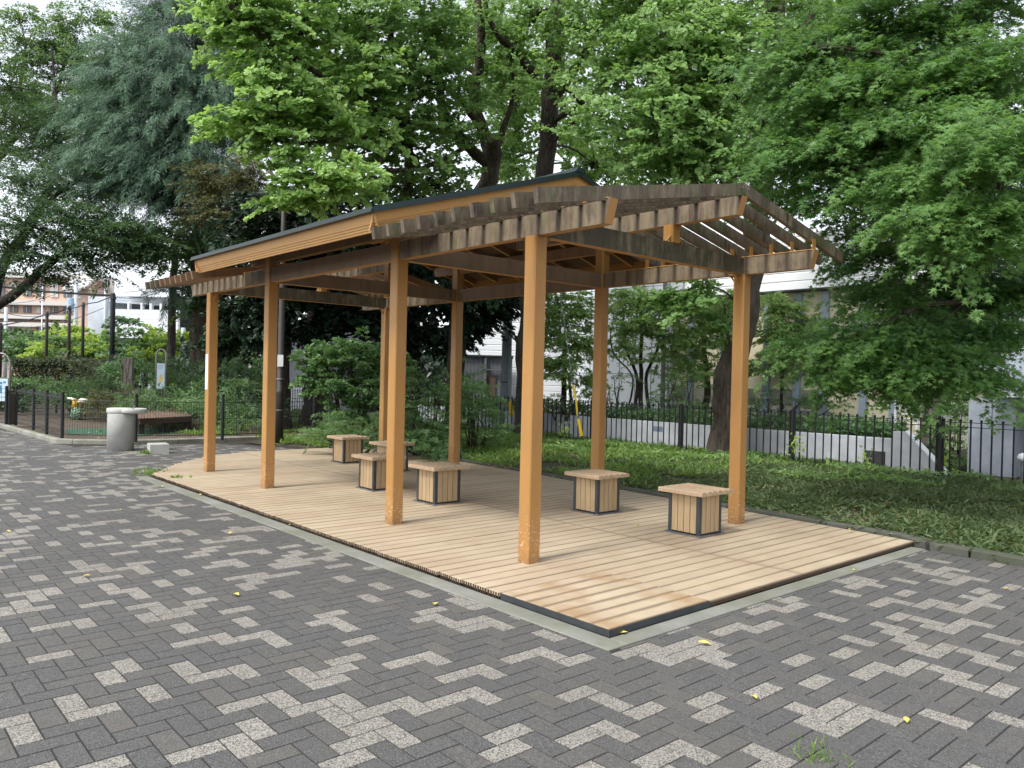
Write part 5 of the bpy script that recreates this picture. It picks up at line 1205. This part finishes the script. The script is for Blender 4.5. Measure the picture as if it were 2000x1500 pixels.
# --- shrubs beside the far end of the deck
def gp(px, py, z=0): return ground(px, py, z)
bush('shrub', 'big rounded glossy green shrub left of the thin back post at the far end', 'shrub', (lambda p: (p[0], p[1], 0))(at(690, 840, 16.8)),
     [blob(640, 700, 16.6, 50, 34, 34, .5), blob(690, 690, 16.4, 60, 36, 44, .5), blob(650, 750, 16.6, 60, 34, 40, .42), blob(710, 750, 16.2, 60, 40, 46, .45), blob(735, 700, 16.8, 50, 40, 34, .42), blob(620, 720, 16.6, 30, 24, 14, .5), blob(690, 790, 16.4, 50, 24, 24, .38)],
     M['bush'], 34, .085, 'oval', 121, length=.3, width=.1, nrm=(.8, .5, .5), tips=.3)
bush('shrub', 'tangled dark green shrub between the two middle back posts', 'shrub', (lambda p: (p[0], p[1], 0))(at(830, 870, 15)),
     [blob(800, 740, 15.6, 40, 34, 26, .45), blob(800, 790, 15.2, 50, 40, 40, .4), blob(850, 780, 15, 45, 40, 40, .42), blob(830, 830, 14.6, 60, 36, 46, .35), blob(890, 770, 15.2, 40, 36, 28, .42), blob(780, 850, 14.2, 60, 26, 36, .32), blob(850, 870, 14, 60, 20, 30, .32), blob(760, 700, 16, 34, 30, 18, .4)],
     M['bush'], 34, .075, 'long', 122, length=.35, width=.09, nrm=(.8, .5, .5), tips=.2, droop=.45)
bush('shrub', 'loose bright leafy shrub right of the second back post by the picket fence', 'shrub', (lambda p: (p[0], p[1], 0))(at(925, 870, 16)),
     [blob(920, 770, 16, 40, 40, 34, .55), blob(940, 805, 16, 26, 28, 18, .5), blob(915, 830, 15.6, 40, 34, 30, .5), blob(960, 840, 15.8, 36, 22, 18, .5), blob(915, 730, 16.6, 20, 26, 8, .5)],
     M['bush'], 30, .075, 'long', 123, length=.38, width=.09, nrm=(.7, .5, .55), tips=.3)
bush('shrub', 'low mounded light green shrub at the far left end of the deck behind the stools', 'shrub', (lambda p: (p[0], p[1], 0))(at(690, 870, 14.2)),
     [blob(640, 850, 14.6, 50, 20, 30, .62), blob(700, 845, 14.4, 60, 24, 40, .6), blob(660, 820, 15.4, 60, 20, 34, .55), blob(745, 830, 14.4, 40, 30, 28, .5)],
     M['bush'], 34, .06, 'long', 124, length=.28, width=.08, nrm=(.8, .4, .55), tips=.3)
# --- small clipped trees behind the white wall
def small(px, blobs, label, seed, stems, leaf='bush_br', D=21, sh='long', size=.13):
    b = at(px, 800, D); b[2] = .35
    tr = []
    for i, (dx, tx, ty, r) in enumerate(stems): tr.append(([b+np.array([dx*.5, -dx*.3, 0]), at(px+dx*20, 740, D), at(px+dx*30+tx*.5, (740+ty)/2, D), at(px+tx, ty, D)], r, r*.5))
    tree('small_tree', label, None, b, M['bark_dark'], M[leaf], tr[:1], tr[1:], [(c, r, n, t+.18) for c, r, n, t in blobs], 34, size, sh, seed, length=.4, width=.13, droop=.3, nrm=(.8, .5, .5), tips=.35)  # tint raised so the crown leaves look lit by colour
small(1102, [blob(1090, 590, 20.5, 40, 34, 30, .5), blob(1130, 600, 20.5, 36, 34, 26, .5), blob(1100, 650, 20.5, 50, 36, 40, .4), blob(1090, 710, 20.5, 40, 30, 30, .3), blob(1135, 680, 20.5, 34, 40, 26, .4), blob(1140, 740, 20.8, 24, 26, 12, .4)], 'dark leafy small tree just right of the nearest front post', 131, [(0, 0, 640, .09), (.5, 20, 660, .05)])
small(1252, [blob(1215, 585, 20.5, 30, 26, 20, .95), blob(1250, 590, 20.5, 40, 28, 26, .75), blob(1290, 600, 20.5, 30, 30, 20, .65), blob(1240, 635, 20.5, 50, 28, 34, .5), blob(1290, 650, 20.4, 34, 34, 24, .45), blob(1225, 680, 20.6, 34, 20, 12, .45), blob(1290, 700, 20.5, 24, 24, 10, .45)],
      'small tree with three dark stems and a pruned crown in front of the white panels', 132, [(-.4, -35, 620, .055), (0, 0, 600, .07), (.5, 35, 620, .055), (-.8, -60, 640, .03)], 'bush_br')
small(1388, [blob(1345, 600, 20.5, 34, 34, 26, .45), blob(1385, 610, 20.5, 40, 34, 30, .35), blob(1350, 660, 20.5, 40, 34, 28, .35), blob(1400, 660, 20.5, 40, 34, 26, .35), blob(1335, 700, 20.6, 24, 20, 8, .4), blob(1385, 720, 20.6, 40, 26, 20, .5), blob(1420, 580, 20.4, 30, 26, 14, .55)],
      'dark twin stemmed small tree left of the rightmost orange post', 133, [(-.3, -10, 640, .1), (.5, 20, 640, .08)])
small(1527, [blob(1520, 600, 20.5, 40, 30, 28, .55), blob(1560, 640, 20.5, 40, 30, 26, .5), blob(1510, 650, 20.5, 40, 34, 28, .45), blob(1550, 690, 20.5, 50, 30, 28, .4), blob(1500, 710, 20.6, 30, 26, 14, .35)],
      'broad leaved small tree directly right of the rightmost orange post', 134, [(0, 0, 640, .06), (.5, 30, 680, .04)])
small(1640, [blob(1620, 580, 21.5, 40, 24, 16, .6), blob(1620, 630, 21, 50, 30, 36, .22), blob(1670, 660, 21, 50, 34, 30, .22), blob(1650, 710, 21, 50, 34, 30, .25)],
      'dark small tree partly covered by the maple boughs', 135, [(-.3, -14, 660, .07), (.9, 30, 680, .06)])
small(1460+250, [blob(1720, 700, 21, 50, 50, 36, .25), blob(1690, 750, 21, 50, 30, 26, .3)], 'shaded small tree with several thin dark stems below the maple', 136, [(-.9, -30, 700, .06), (-.3, -10, 700, .05), (.4, 10, 700, .05)])
# low hedge on the white wall + undergrowth
rngh = np.random.default_rng(9)
def hedge_box(name, label, x0, x1, y0, y1, z0, z1, leaf, n, size, seed, sh='rhomb', ti=.4, cat='hedge', rough=.06):
    rng = np.random.default_rng(seed); root = thing(name, ((x0+x1)/2, (y0+y1)/2, z0), label, cat)
    f = rng.random((n, 3)); ax = rng.integers(0, 4, n)
    f[ax == 0, 2] = 1-.25*rng.random((ax == 0).sum())**2; f[ax == 1, 0] = .15*rng.random((ax == 1).sum()); f[ax == 2, 1] = .08*rng.random((ax == 2).sum())
    P = np.array([x0, y0, z0])+f*np.array([x1-x0, y1-y0, z1-z0]); P[:, 2] += rough*np.sin(P[:, 0]*3+P[:, 1]*2.1)*f[:, 2]+rng.normal(size=n)*rough*.6
    P[:, 0] += rng.normal(size=n)*rough*.5
    N = rng.normal(size=(n, 3))*.6+np.array([-.4, -.4, .9]); T = rng.normal(size=(n, 3))
    leaf_mesh('foliage', leaf, P, T, N, size*(.7+.6*rng.random(n)), ti+rng.normal(size=n)*.17+.12*np.sin(P[:, 1]*1.7)*np.sin(P[:, 0]*2.), sh, root)
    mb = MB()
    for _ in range(24):
        a = np.array([x0+(x1-x0)*rng.random(), y0+(y1-y0)*rng.random(), z0-.05]); mb.tube([a, a+rng.normal(size=3)*.08+np.array([0, 0, (z1-z0)*.8])], [.02, .008], 4, False)
    mb.build('stems', M['bark_dark'], root); return root
hedge_box('hedge', 'low dark hedge running along the top of the white wall', 10.5, 11.5, 1.6, 17, .38, .78, M['bush'], 15000, .09, 141, 'rhomb', .25)
def thicket(name, label, pts, leaf, seed, ti=.45, per=26, size=.08, sh='long', cat='shrub', **kw):
    c = at(*pts[0][:3]); g = (c[0], c[1], kw.pop('z0', 0)); return bush(name, label, cat, g, [blob(*p, ti) if len(p) == 6 else blob(*p) for p in pts], leaf, per, size, sh, seed, length=.35, width=.1, nrm=(.7, .5, .55), tips=.3)
thicket('shrub', 'thin wispy shrub in front of the white panels left of the multi stemmed tree', [(1205, 740, 20, 24, 30, 12), (1190, 770, 20, 24, 20, 8)], M['bush'], 151, .5, z0=.4)
thicket('shrub', 'thin twiggy shrub between the multi stemmed tree and the slim grey pipe', [(1310, 740, 20, 24, 34, 12), (1300, 780, 20, 30, 18, 10)], M['bush'], 152, .45, z0=.4)
thicket('shrub', 'brownish green thicket in front of the beige wall left of the post', [(1345, 750, 20, 34, 26, 20), (1350, 785, 20, 40, 18, 18)], M['bush'], 153, .4, z0=.4)
thicket('shrub', 'low dark undergrowth behind the fence to the right of the rightmost post', [(1500, 780, 20, 40, 26, 20), (1570, 780, 20, 44, 26, 22), (1640, 790, 20, 40, 20, 18)], M['bush'], 154, .3, z0=.4)
thicket('shrub', 'yellow green undergrowth below the dark tree right of the nearest front post', [(1090, 780, 20.5, 30, 18, 12), (1130, 775, 20.5, 30, 18, 12)], M['bush'], 155, .8, z0=.4)
thicket('azalea', 'clipped green azalea beside the sloping stair wall', [(1850, 840, 16, 36, 24, 26, .62), (1880, 800, 17, 30, 24, 18, .62)], M['bush'], 156, per=34, size=.06, sh='rhomb', z0=-.2)
thicket('azalea', 'clipped azalea in the planter in front of the entrance wall', [(1870, 895, 15.2, 50, 28, 44, .5), (1920, 905, 15, 30, 18, 18, .5)], M['bush'], 157, per=34, size=.06, sh='rhomb', z0=-.3)
thicket('bamboo', 'pale green feathery bamboo behind the white railing', [(1850, 790, 20, 36, 40, 30, .8), (1810, 730, 21, 50, 30, 20, .85), (1870, 710, 21, 24, 30, 14, .9)], M['bush'], 158, per=30, size=.09, sh='long')
b = at(1815, 880, 17.5); b[2] = -.2
tree('broadleaf_tree', 'pale smooth trunk rising behind the black fence into the maple boughs', None, b, M['bark_grey'], M['zelk'], [([b]+A((1822, 790, 17.5), (1830, 700, 17.5), (1840, 560, 17.5)), .19, .14)], [(A((1832, 690, 17.5), (1870, 600, 17), (1900, 540, 17)), .06, .02)],
     [blob(1850, 480, 17.5, 90, 60, 40, .3), blob(1930, 420, 17.5, 90, 80, 40, .3)], 30, .1, 'rhomb', 159)
# young sprouts at the fence
for i, (px, py, w, lb) in enumerate(((1855, 910, 26, 'big leaved bright green sprout at the foot of the fence by a thick post'), (1555, 870, 20, 'light green weed sprouting at the fence right of the rightmost post'), (1100, 840, 16, 'tall thin green weed left of the yellow wire guards'), (1690, 905, 20, 'small light weed under the dark recess of the white wall'))):
    D = (13, 14.5, 17.5, 13.5)[i]; c = at(px, py, D); r = thing('sprout', (c[0], c[1], 0), lb, 'weed'); rng = np.random.default_rng(200+i); n = 16 if i == 0 else 40
    P = c+rng.normal(size=(n, 3))*np.array([1, 1, 1.4])*w*D/F*.4; Nn = rng.normal(size=(n, 3))*.5+np.array([-.5, -.5, .7]); leaf_mesh('leaves', M['lime'], P, rng.normal(size=(n, 3)), Nn, (.15 if i == 0 else .07)*(.7+.5*rng.random(n)), .3+.2*rng.random(n), 'star' if i == 0 else 'oval', r)
    mb = MB(); [mb.tube([(c[0]+rng.normal()*.03, c[1]+rng.normal()*.03, 0), tuple(p)], [.005, .002], 4, False) for p in P[:6]]; mb.build('stems', M['bush'], r)
# --- left background shrubs / trees
def far(name, label, px, blobs, leaf, seed, per=26, size=.2, sh='rhomb', cat='shrub', D=None):
    D = blobs[0][2]; c = at(px, 760, D); return bush(name, label, cat, (c[0], c[1], 0), [blob(*b_) for b_ in blobs], M[leaf], per, size, sh, seed, length=.8, width=.25, nrm=(.9, .4, .5), tips=.3)
far('broadleaf_tree', 'rounded grey green tree left of the slim brown net pole', 60, [(50, 672, 52, 36, 20, 34, .55), (70, 690, 50, 44, 26, 46, .5), (30, 690, 50, 30, 34, 26, .5)], 'bush', 161, 34, .22, cat='tree')
far('broadleaf_tree', 'dark green tree standing just in front of the apartment block', 40, [(50, 655, 58, 46, 12, 22, .2)], 'bush', 162, 34, .25, cat='tree')
far('broadleaf_tree', 'bright lime green tree between the net poles', 110, [(122, 650, 46, 20, 20, 16, .45), (105, 690, 45, 40, 34, 44, .4), (80, 700, 44, 22, 26, 16, .55), (150, 660, 46, 24, 34, 24, .3)], 'lime', 163, 34, .2, cat='tree')
far('broadleaf_tree', 'olive shaded tree behind the pale concrete utility pole', 150, [(130, 680, 43, 36, 36, 30, .3), (160, 700, 43, 30, 24, 20, .3)], 'zelk_br', 164, 30, .2, cat='tree')
far('broadleaf_tree', 'light green tree right of the dark net pole in front of the tiled wall', 180, [(180, 668, 44, 20, 16, 18, .3), (185, 690, 43, 26, 24, 26, .25)], 'lime', 165, 32, .2, cat='tree')
far('broadleaf_tree', 'dark round topped tree right of the thick black net pole', 255, [(250, 630, 40, 22, 14, 14, .2), (245, 670, 39, 22, 30, 34, .4), (270, 690, 38, 20, 24, 22, .45)], 'bush', 166, 36, .18, cat='tree')
far('broadleaf_tree', 'yellow green tree in front of the white parking building', 320, [(300, 672, 40, 28, 22, 30, .3), (335, 680, 39, 34, 30, 40, .4), (300, 700, 38, 34, 24, 34, .35), (320, 655, 40, 12, 14, 8, .35)], 'lime', 167, 36, .19, cat='tree')
far('shrub', 'dense dark shrub between the grey slab and the arched sign', 285, [(280, 725, 28, 30, 26, 34, .18), (235, 725, 29, 24, 24, 24, .22)], 'bush', 168, 34, .12)
far('shrub', 'brown green bush at the corner of the ball court', 190, [(190, 720, 32, 30, 22, 30, .4), (205, 745, 31, 26, 20, 24, .35)], 'hedge', 169, 34, .12)
far('shrub', 'spreading bright green fern like shrub behind the far mesh fence', 150, [(120, 755, 25, 34, 14, 30, .35), (170, 752, 25, 34, 14, 30, .35), (150, 775, 24, 50, 12, 34, .25)], 'bush', 170, 34, .11, 'long')
far('shrub', 'low yellowish shrub behind the arched sign and utility pole', 350, [(345, 720, 26, 30, 26, 26, .5), (375, 735, 25, 24, 26, 20, .4), (350, 755, 25, 30, 14, 20, .5)], 'bush', 171, 32, .12, 'long')
far('shrub', 'sunny green shrub under the dark evergreens left of the second front post', 450, [(445, 720, 24, 30, 24, 30, .7), (470, 700, 24, 26, 20, 20, .8), (440, 750, 23, 40, 16, 28, .6), (490, 740, 24, 30, 24, 24, .5)], 'bush', 172, 34, .1, 'long')
far('shrub', 'leafy bush behind the low platform at the far mesh fence', 330, [(300, 790, 22, 34, 16, 34, .5), (350, 785, 22, 40, 20, 44, .45), (390, 800, 21, 30, 26, 34, .42), (270, 780, 23, 26, 16, 20, .65)], 'bush', 173, 34, .1, 'long')
far('shrub', 'ragged bush with reddish tips left of the low platform', 240, [(235, 790, 22.5, 34, 18, 34, .6), (215, 775, 23, 26, 12, 16, .55)], 'olive', 174, 30, .1, 'long')
far('shrub', 'shaded bush behind the mesh fence between the two left front posts', 450, [(440, 790, 20, 44, 20, 34, .35), (490, 800, 20, 34, 20, 28, .3), (460, 825, 18.5, 44, 10, 18, .4)], 'bush', 175, 32, .09, 'long')
c0, c1 = at(20, 735, 34), at(175, 740, 34)
def hedge_line(label, pa, pb, D, pt, leaf, seed, n=9000, size=.12, ti=.4):
    rng = np.random.default_rng(seed); a, b_ = at(pa, 760, D), at(pb, 760, D); zt = at(pa, pt, D)[2]; root = thing('hedge', ((a[0]+b_[0])/2, (a[1]+b_[1])/2, 0), label, 'hedge')
    u = rng.random(n); h = rng.random(n); dpt = rng.random(n)*.9; top = rng.random(n) < .35; h[top] = 1-.1*rng.random(top.sum()); d = unit((b_-a)[:2]); nn = np.array([-d[1], d[0]])
    P = np.zeros((n, 3)); P[:, :2] = a[:2]+(b_-a)[:2]*u[:, None]+nn*(dpt*np.where(top, 1, .25))[:, None]+rng.normal(size=(n, 2))*.05; P[:, 2] = h*zt+rng.normal(size=n)*.05+.06*np.sin(u*17)
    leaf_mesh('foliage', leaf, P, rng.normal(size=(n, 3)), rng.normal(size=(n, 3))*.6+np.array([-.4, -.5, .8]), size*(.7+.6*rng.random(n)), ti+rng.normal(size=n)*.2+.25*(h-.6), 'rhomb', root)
    mb = MB()
    for _ in range(20): q = a*(1-_/20)+b_*_/20; mb.tube([(q[0], q[1], -.05), (q[0]+.05, q[1], zt*.8)], [.025, .01], 4, False)
    mb.build('stems', M['bark_dark'], root)
hedge_line('long clipped brownish hedge below the net poles', 20, 190, 33, 703, M['hedge'], 181, 12000)
hedge_line('hedge with yellow green top at the far left behind the mesh fence', -40, 50, 26, 745, M['bush'], 182, 5000, .1, .6)
def wood():      # far-off tree line that closes the view behind the park
    rng = np.random.default_rng(77); P, T, N, t = [], [], [], []
    n = 26000; px = rng.random(n)*1500+350; D = 34+14*rng.random(n); u = rng.random(n)
    rt = np.stack([fw+RT*(p-1000)/F for p in px]); base = CAM+rt*D[:, None]; top = 3.2+1.6*np.sin(px*.013)+1.0*np.sin(px*.041+2)
    top = np.where(px > 1050, top*.45, top+2.0)
    base[:, 2] = u*top
    leaf_mesh_obj = leaf_mesh('distant_trees', M['evergreen'], base, rng.normal(size=(n, 3)), rng.normal(size=(n, 3))*.6+np.array([-.5, -.5, .7]), .42*(.7+.6*rng.random(n)), .3+.2*rng.normal(size=n), 'rhomb')
    tag(leaf_mesh_obj, 'dark mass of distant park trees seen through the gaps', 'woodland', kind='stuff')
wood()
# ================================================================== GROUND COVER
def scatter(name, label, cat, n, reg, mat, size, seed, sh='blade', ti=.45, zf=None, up=1.1, clump=40, flat=False, lift=0.):
    rng = np.random.default_rng(seed); m = n//clump
    cx, cy_ = reg(rng, m)
    if zf is None:
        keep = ~((np.sin(cx*2.7+cy_*.9)+np.sin(cy_*2.3-cx*1.3)+rng.normal(size=len(cx))*.5 < -.55) & (cx < 5.6) & (cy_ > -.6) & (cy_ < 7)); cx, cy_ = cx[keep], cy_[keep]
    k = len(cx); per = clump
    X = (cx[:, None]+rng.normal(size=(k, per))*.10).reshape(-1); Y = (cy_[:, None]+rng.normal(size=(k, per))*.10).reshape(-1)
    Z = bank_z(X, Y) if zf is None else np.full(len(X), zf)
    tc = np.repeat(ti+rng.normal(size=k)*.2+.16*np.sin(cx*2.1+1.3*np.sin(cy_*1.4))*np.cos(cy_*1.7), per)+rng.normal(size=k*per)*.12
    T = rng.normal(size=(k*per, 3))*np.array([1, 1, .35])+np.array([0, 0, 0 if flat else up*.6])
    Nn = rng.normal(size=(k*per, 3))*.5+np.array([0, 0, 1.])
    P = np.stack([X, Y, Z+lift+rng.random(len(X))*(.02 if flat else .05)], 1)
    o = leaf_mesh(name, mat, P, T, Nn, size*(.6+.7*rng.random(len(P))), tc, sh); return tag(o, label, cat, kind='stuff')
def reg_bank(y0, y1, x1=10.2, pw=1.):
    def f(rng, m):
        y = y0+(y1-y0)*rng.random(m)**pw; xa = np.array([kerb_x(v) for v in y])+.09; x = xa+(x1-xa)*rng.random(m); return x, y
    return f
scatter('ground_cover', 'dense dry green grassy ground cover on the bank in front of the fence', 'ground cover', 120000, reg_bank(-4.5, 4.5), M['grass'], .085, 301, 'long', ti=.42, up=.35)
scatter('ground_cover', 'fresh brighter grass under the trees behind the deck', 'ground cover', 34000, reg_bank(2.4, 12), M['grass_br'], .12, 302, 'long', .45, up=1.0)
def reg_w(rng, m): y = -3.5+12*rng.random(m); x = 6.3+3.3*rng.random(m); k = np.sin(x*2.9+y*1.3)+np.sin(y*2.1) > .2; return x[k], y[k]
scatter('ground_cover', 'taller light green weeds along the foot of the picket fence', 'ground cover', 14000, reg_w, M['bush_br'], .07, 308, 'oval', .45, up=.4, clump=14, lift=.09)
def reg_l(rng, m): y = 9.6+6*rng.random(m); x = 3.1+(9.3-3.1)*rng.random(m); k = (x > 3.5-(y-9.6)*.3) & ((y < 12.2) | (x > 4.9)); return x[k], y[k]
scatter('ground_cover', 'light green weeds and grass beyond the far end of the deck', 'ground cover', 44000, reg_l, M['grass_br'], .12, 303, 'long', .55, up=1.1)
def reg_f(rng, m): x = 4.9+5*rng.random(m); y = 12+12*rng.random(m); return x, y
scatter('ground_cover', 'shaded grass behind the playground fence', 'ground cover', 24000, reg_f, M['grass'], .15, 304, 'long', .35, up=1.)
def reg_bed(rng, m): x = 4.1+2.2*rng.random(m)**1.5; y = -3+9*rng.random(m); return x, y
scatter('leaf_litter', 'dry brown leaves lying among the ground cover near the kerb', 'leaf litter', 3200, reg_bed, M['litter'], .045, 305, 'rhomb', .5, flat=True, clump=5, lift=.02)
def reg_pg(rng, m): x = -.3+5*rng.random(m); y = 13+5*rng.random(m); k = rng.random(m) < .25+.6*(x > 2.2); return x[k], y[k]
scatter('leaf_litter', 'dry leaves and tufts on the playground dirt', 'leaf litter', 1600, reg_pg, M['litter'], .06, 306, 'rhomb', .6, zf=-.03, flat=True, clump=4)
def reg_t(rng, m): x = 2.0+3*rng.random(m); y = 13+4*rng.random(m); k = np.sin(x*3.1)*np.sin(y*2.3) > .1; return x[k], y[k]
scatter('grass', 'patchy bright grass tufts inside the playground', 'grass', 9000, reg_t, M['grass_br'], .09, 307, 'long', .6, zf=-.03)
# yellow leaves fallen on the paving and deck
spots = [(455, 1161, 0), (232, 996, 0), (562, 1026, 0), (1205, 1238, 0), (1478, 1366, 0), (1667, 1115, 0), (1390, 1260, 0), (448, 1043, 0), (22, 1039, 0), (160, 1127, 0), (1242, 1026, 1), (920, 1052, 1), (660, 893, 0), (231, 897, 0), (368, 883, 0), (276, 937, 0), (315, 951, 0), (1570, 934, 2), (1661, 1034, 2), (1960, 1150, 0), (1772, 1413, 0), (390, 968, 0), (95, 840, 0), (165, 868, 0), (850, 1178, 0)]
near = ['on the paving lower left of the deck', 'on the paving far left, level with the drain', 'beside the deck edge near the second post', 'at the outer corner of the deck', 'lying on a pale paver at lower right', 'curled on the deck border at right', 'on the paving right of the deck corner', 'on the paving left of the deck', 'cut close to the left photo edge', 'on the paving at far left', 'on the boards left of the nearest stool',
        'in the middle of the deck', 'by the far paving edge', 'in front of the fountain', 'between the step block and the deck', 'beside the weeds at the deck tip', 'next to the far deck corner', 'on the kerb right of the rightmost post', 'on the far right deck edge', 'at the right edge of the paving', 'in the bottom right corner', 'along the deck border at left', 'by the playground kerb at far left', 'below the playground kerb', 'beside the deck border near the middle']
for i, ((px, py, w), nl) in enumerate(zip(spots, near)):
    g = ground(px, py, {0: -.036, 1: .004, 2: .035}[w]); s = (.055 if py > 1100 else .048)*(.7+.5*rnd.random())*(1 if i % 3 else 1.25); a = rnd.random()*6.28; mb = MB()
    pr = [(0, 0), (.3, .22), (.62, .26), (1, 0), (.62, -.24), (.3, -.2)]
    vs = [(g[0]+s*(u*math.cos(a)-v*math.sin(a)), g[1]+s*(u*math.sin(a)+v*math.cos(a)), g[2]+.004+abs(v)*s*.5+.01*u*rnd.random()) for u, v in pr]
    mb.add(vs, [(0, 1, 2, 3), (0, 3, 4, 5)]); tag(mb.build('fallen_leaf', M['yellow']), 'small yellow fallen leaf '+nl, 'leaf', 'yellow leaves fallen on the ground')
# weeds in the paving and at the deck tip
for i, (px, py, z, r_, n, sz, lb) in enumerate(((1590, 1478, -.04, .04, 46, .06, 'tuft of pale grass growing from the paving joints at the bottom right'), (296, 925, -.04, .12, 160, .10, 'clump of green weeds at the far left tip of the deck'), (345, 938, -.04, .06, 60, .07, 'small leafy weed on the deck edge right of the tip clump'), (285, 886, -.04, .05, 40, .08, 'small weed at the left side of the step block'), (1556, 1440, -.04, .008, 4, .05, 'single thin grass sprig in the paving, above the pale tuft'))):
    g = ground(px, py, z); rng = np.random.default_rng(400+i); r = thing('weed', g, lb, 'weed'); P = g+rng.normal(size=(n, 3))*np.array([r_, r_, 0]); T = rng.normal(size=(n, 3))*.6+np.array([0, 0, .9])
    leaf_mesh('blades', M['grass_br'], P, T, rng.normal(size=(n, 3)), sz*(.5+.8*rng.random(n)), .5+.2*rng.normal(size=n), 'blade' if i in (0, 1, 4) else 'oval', r)
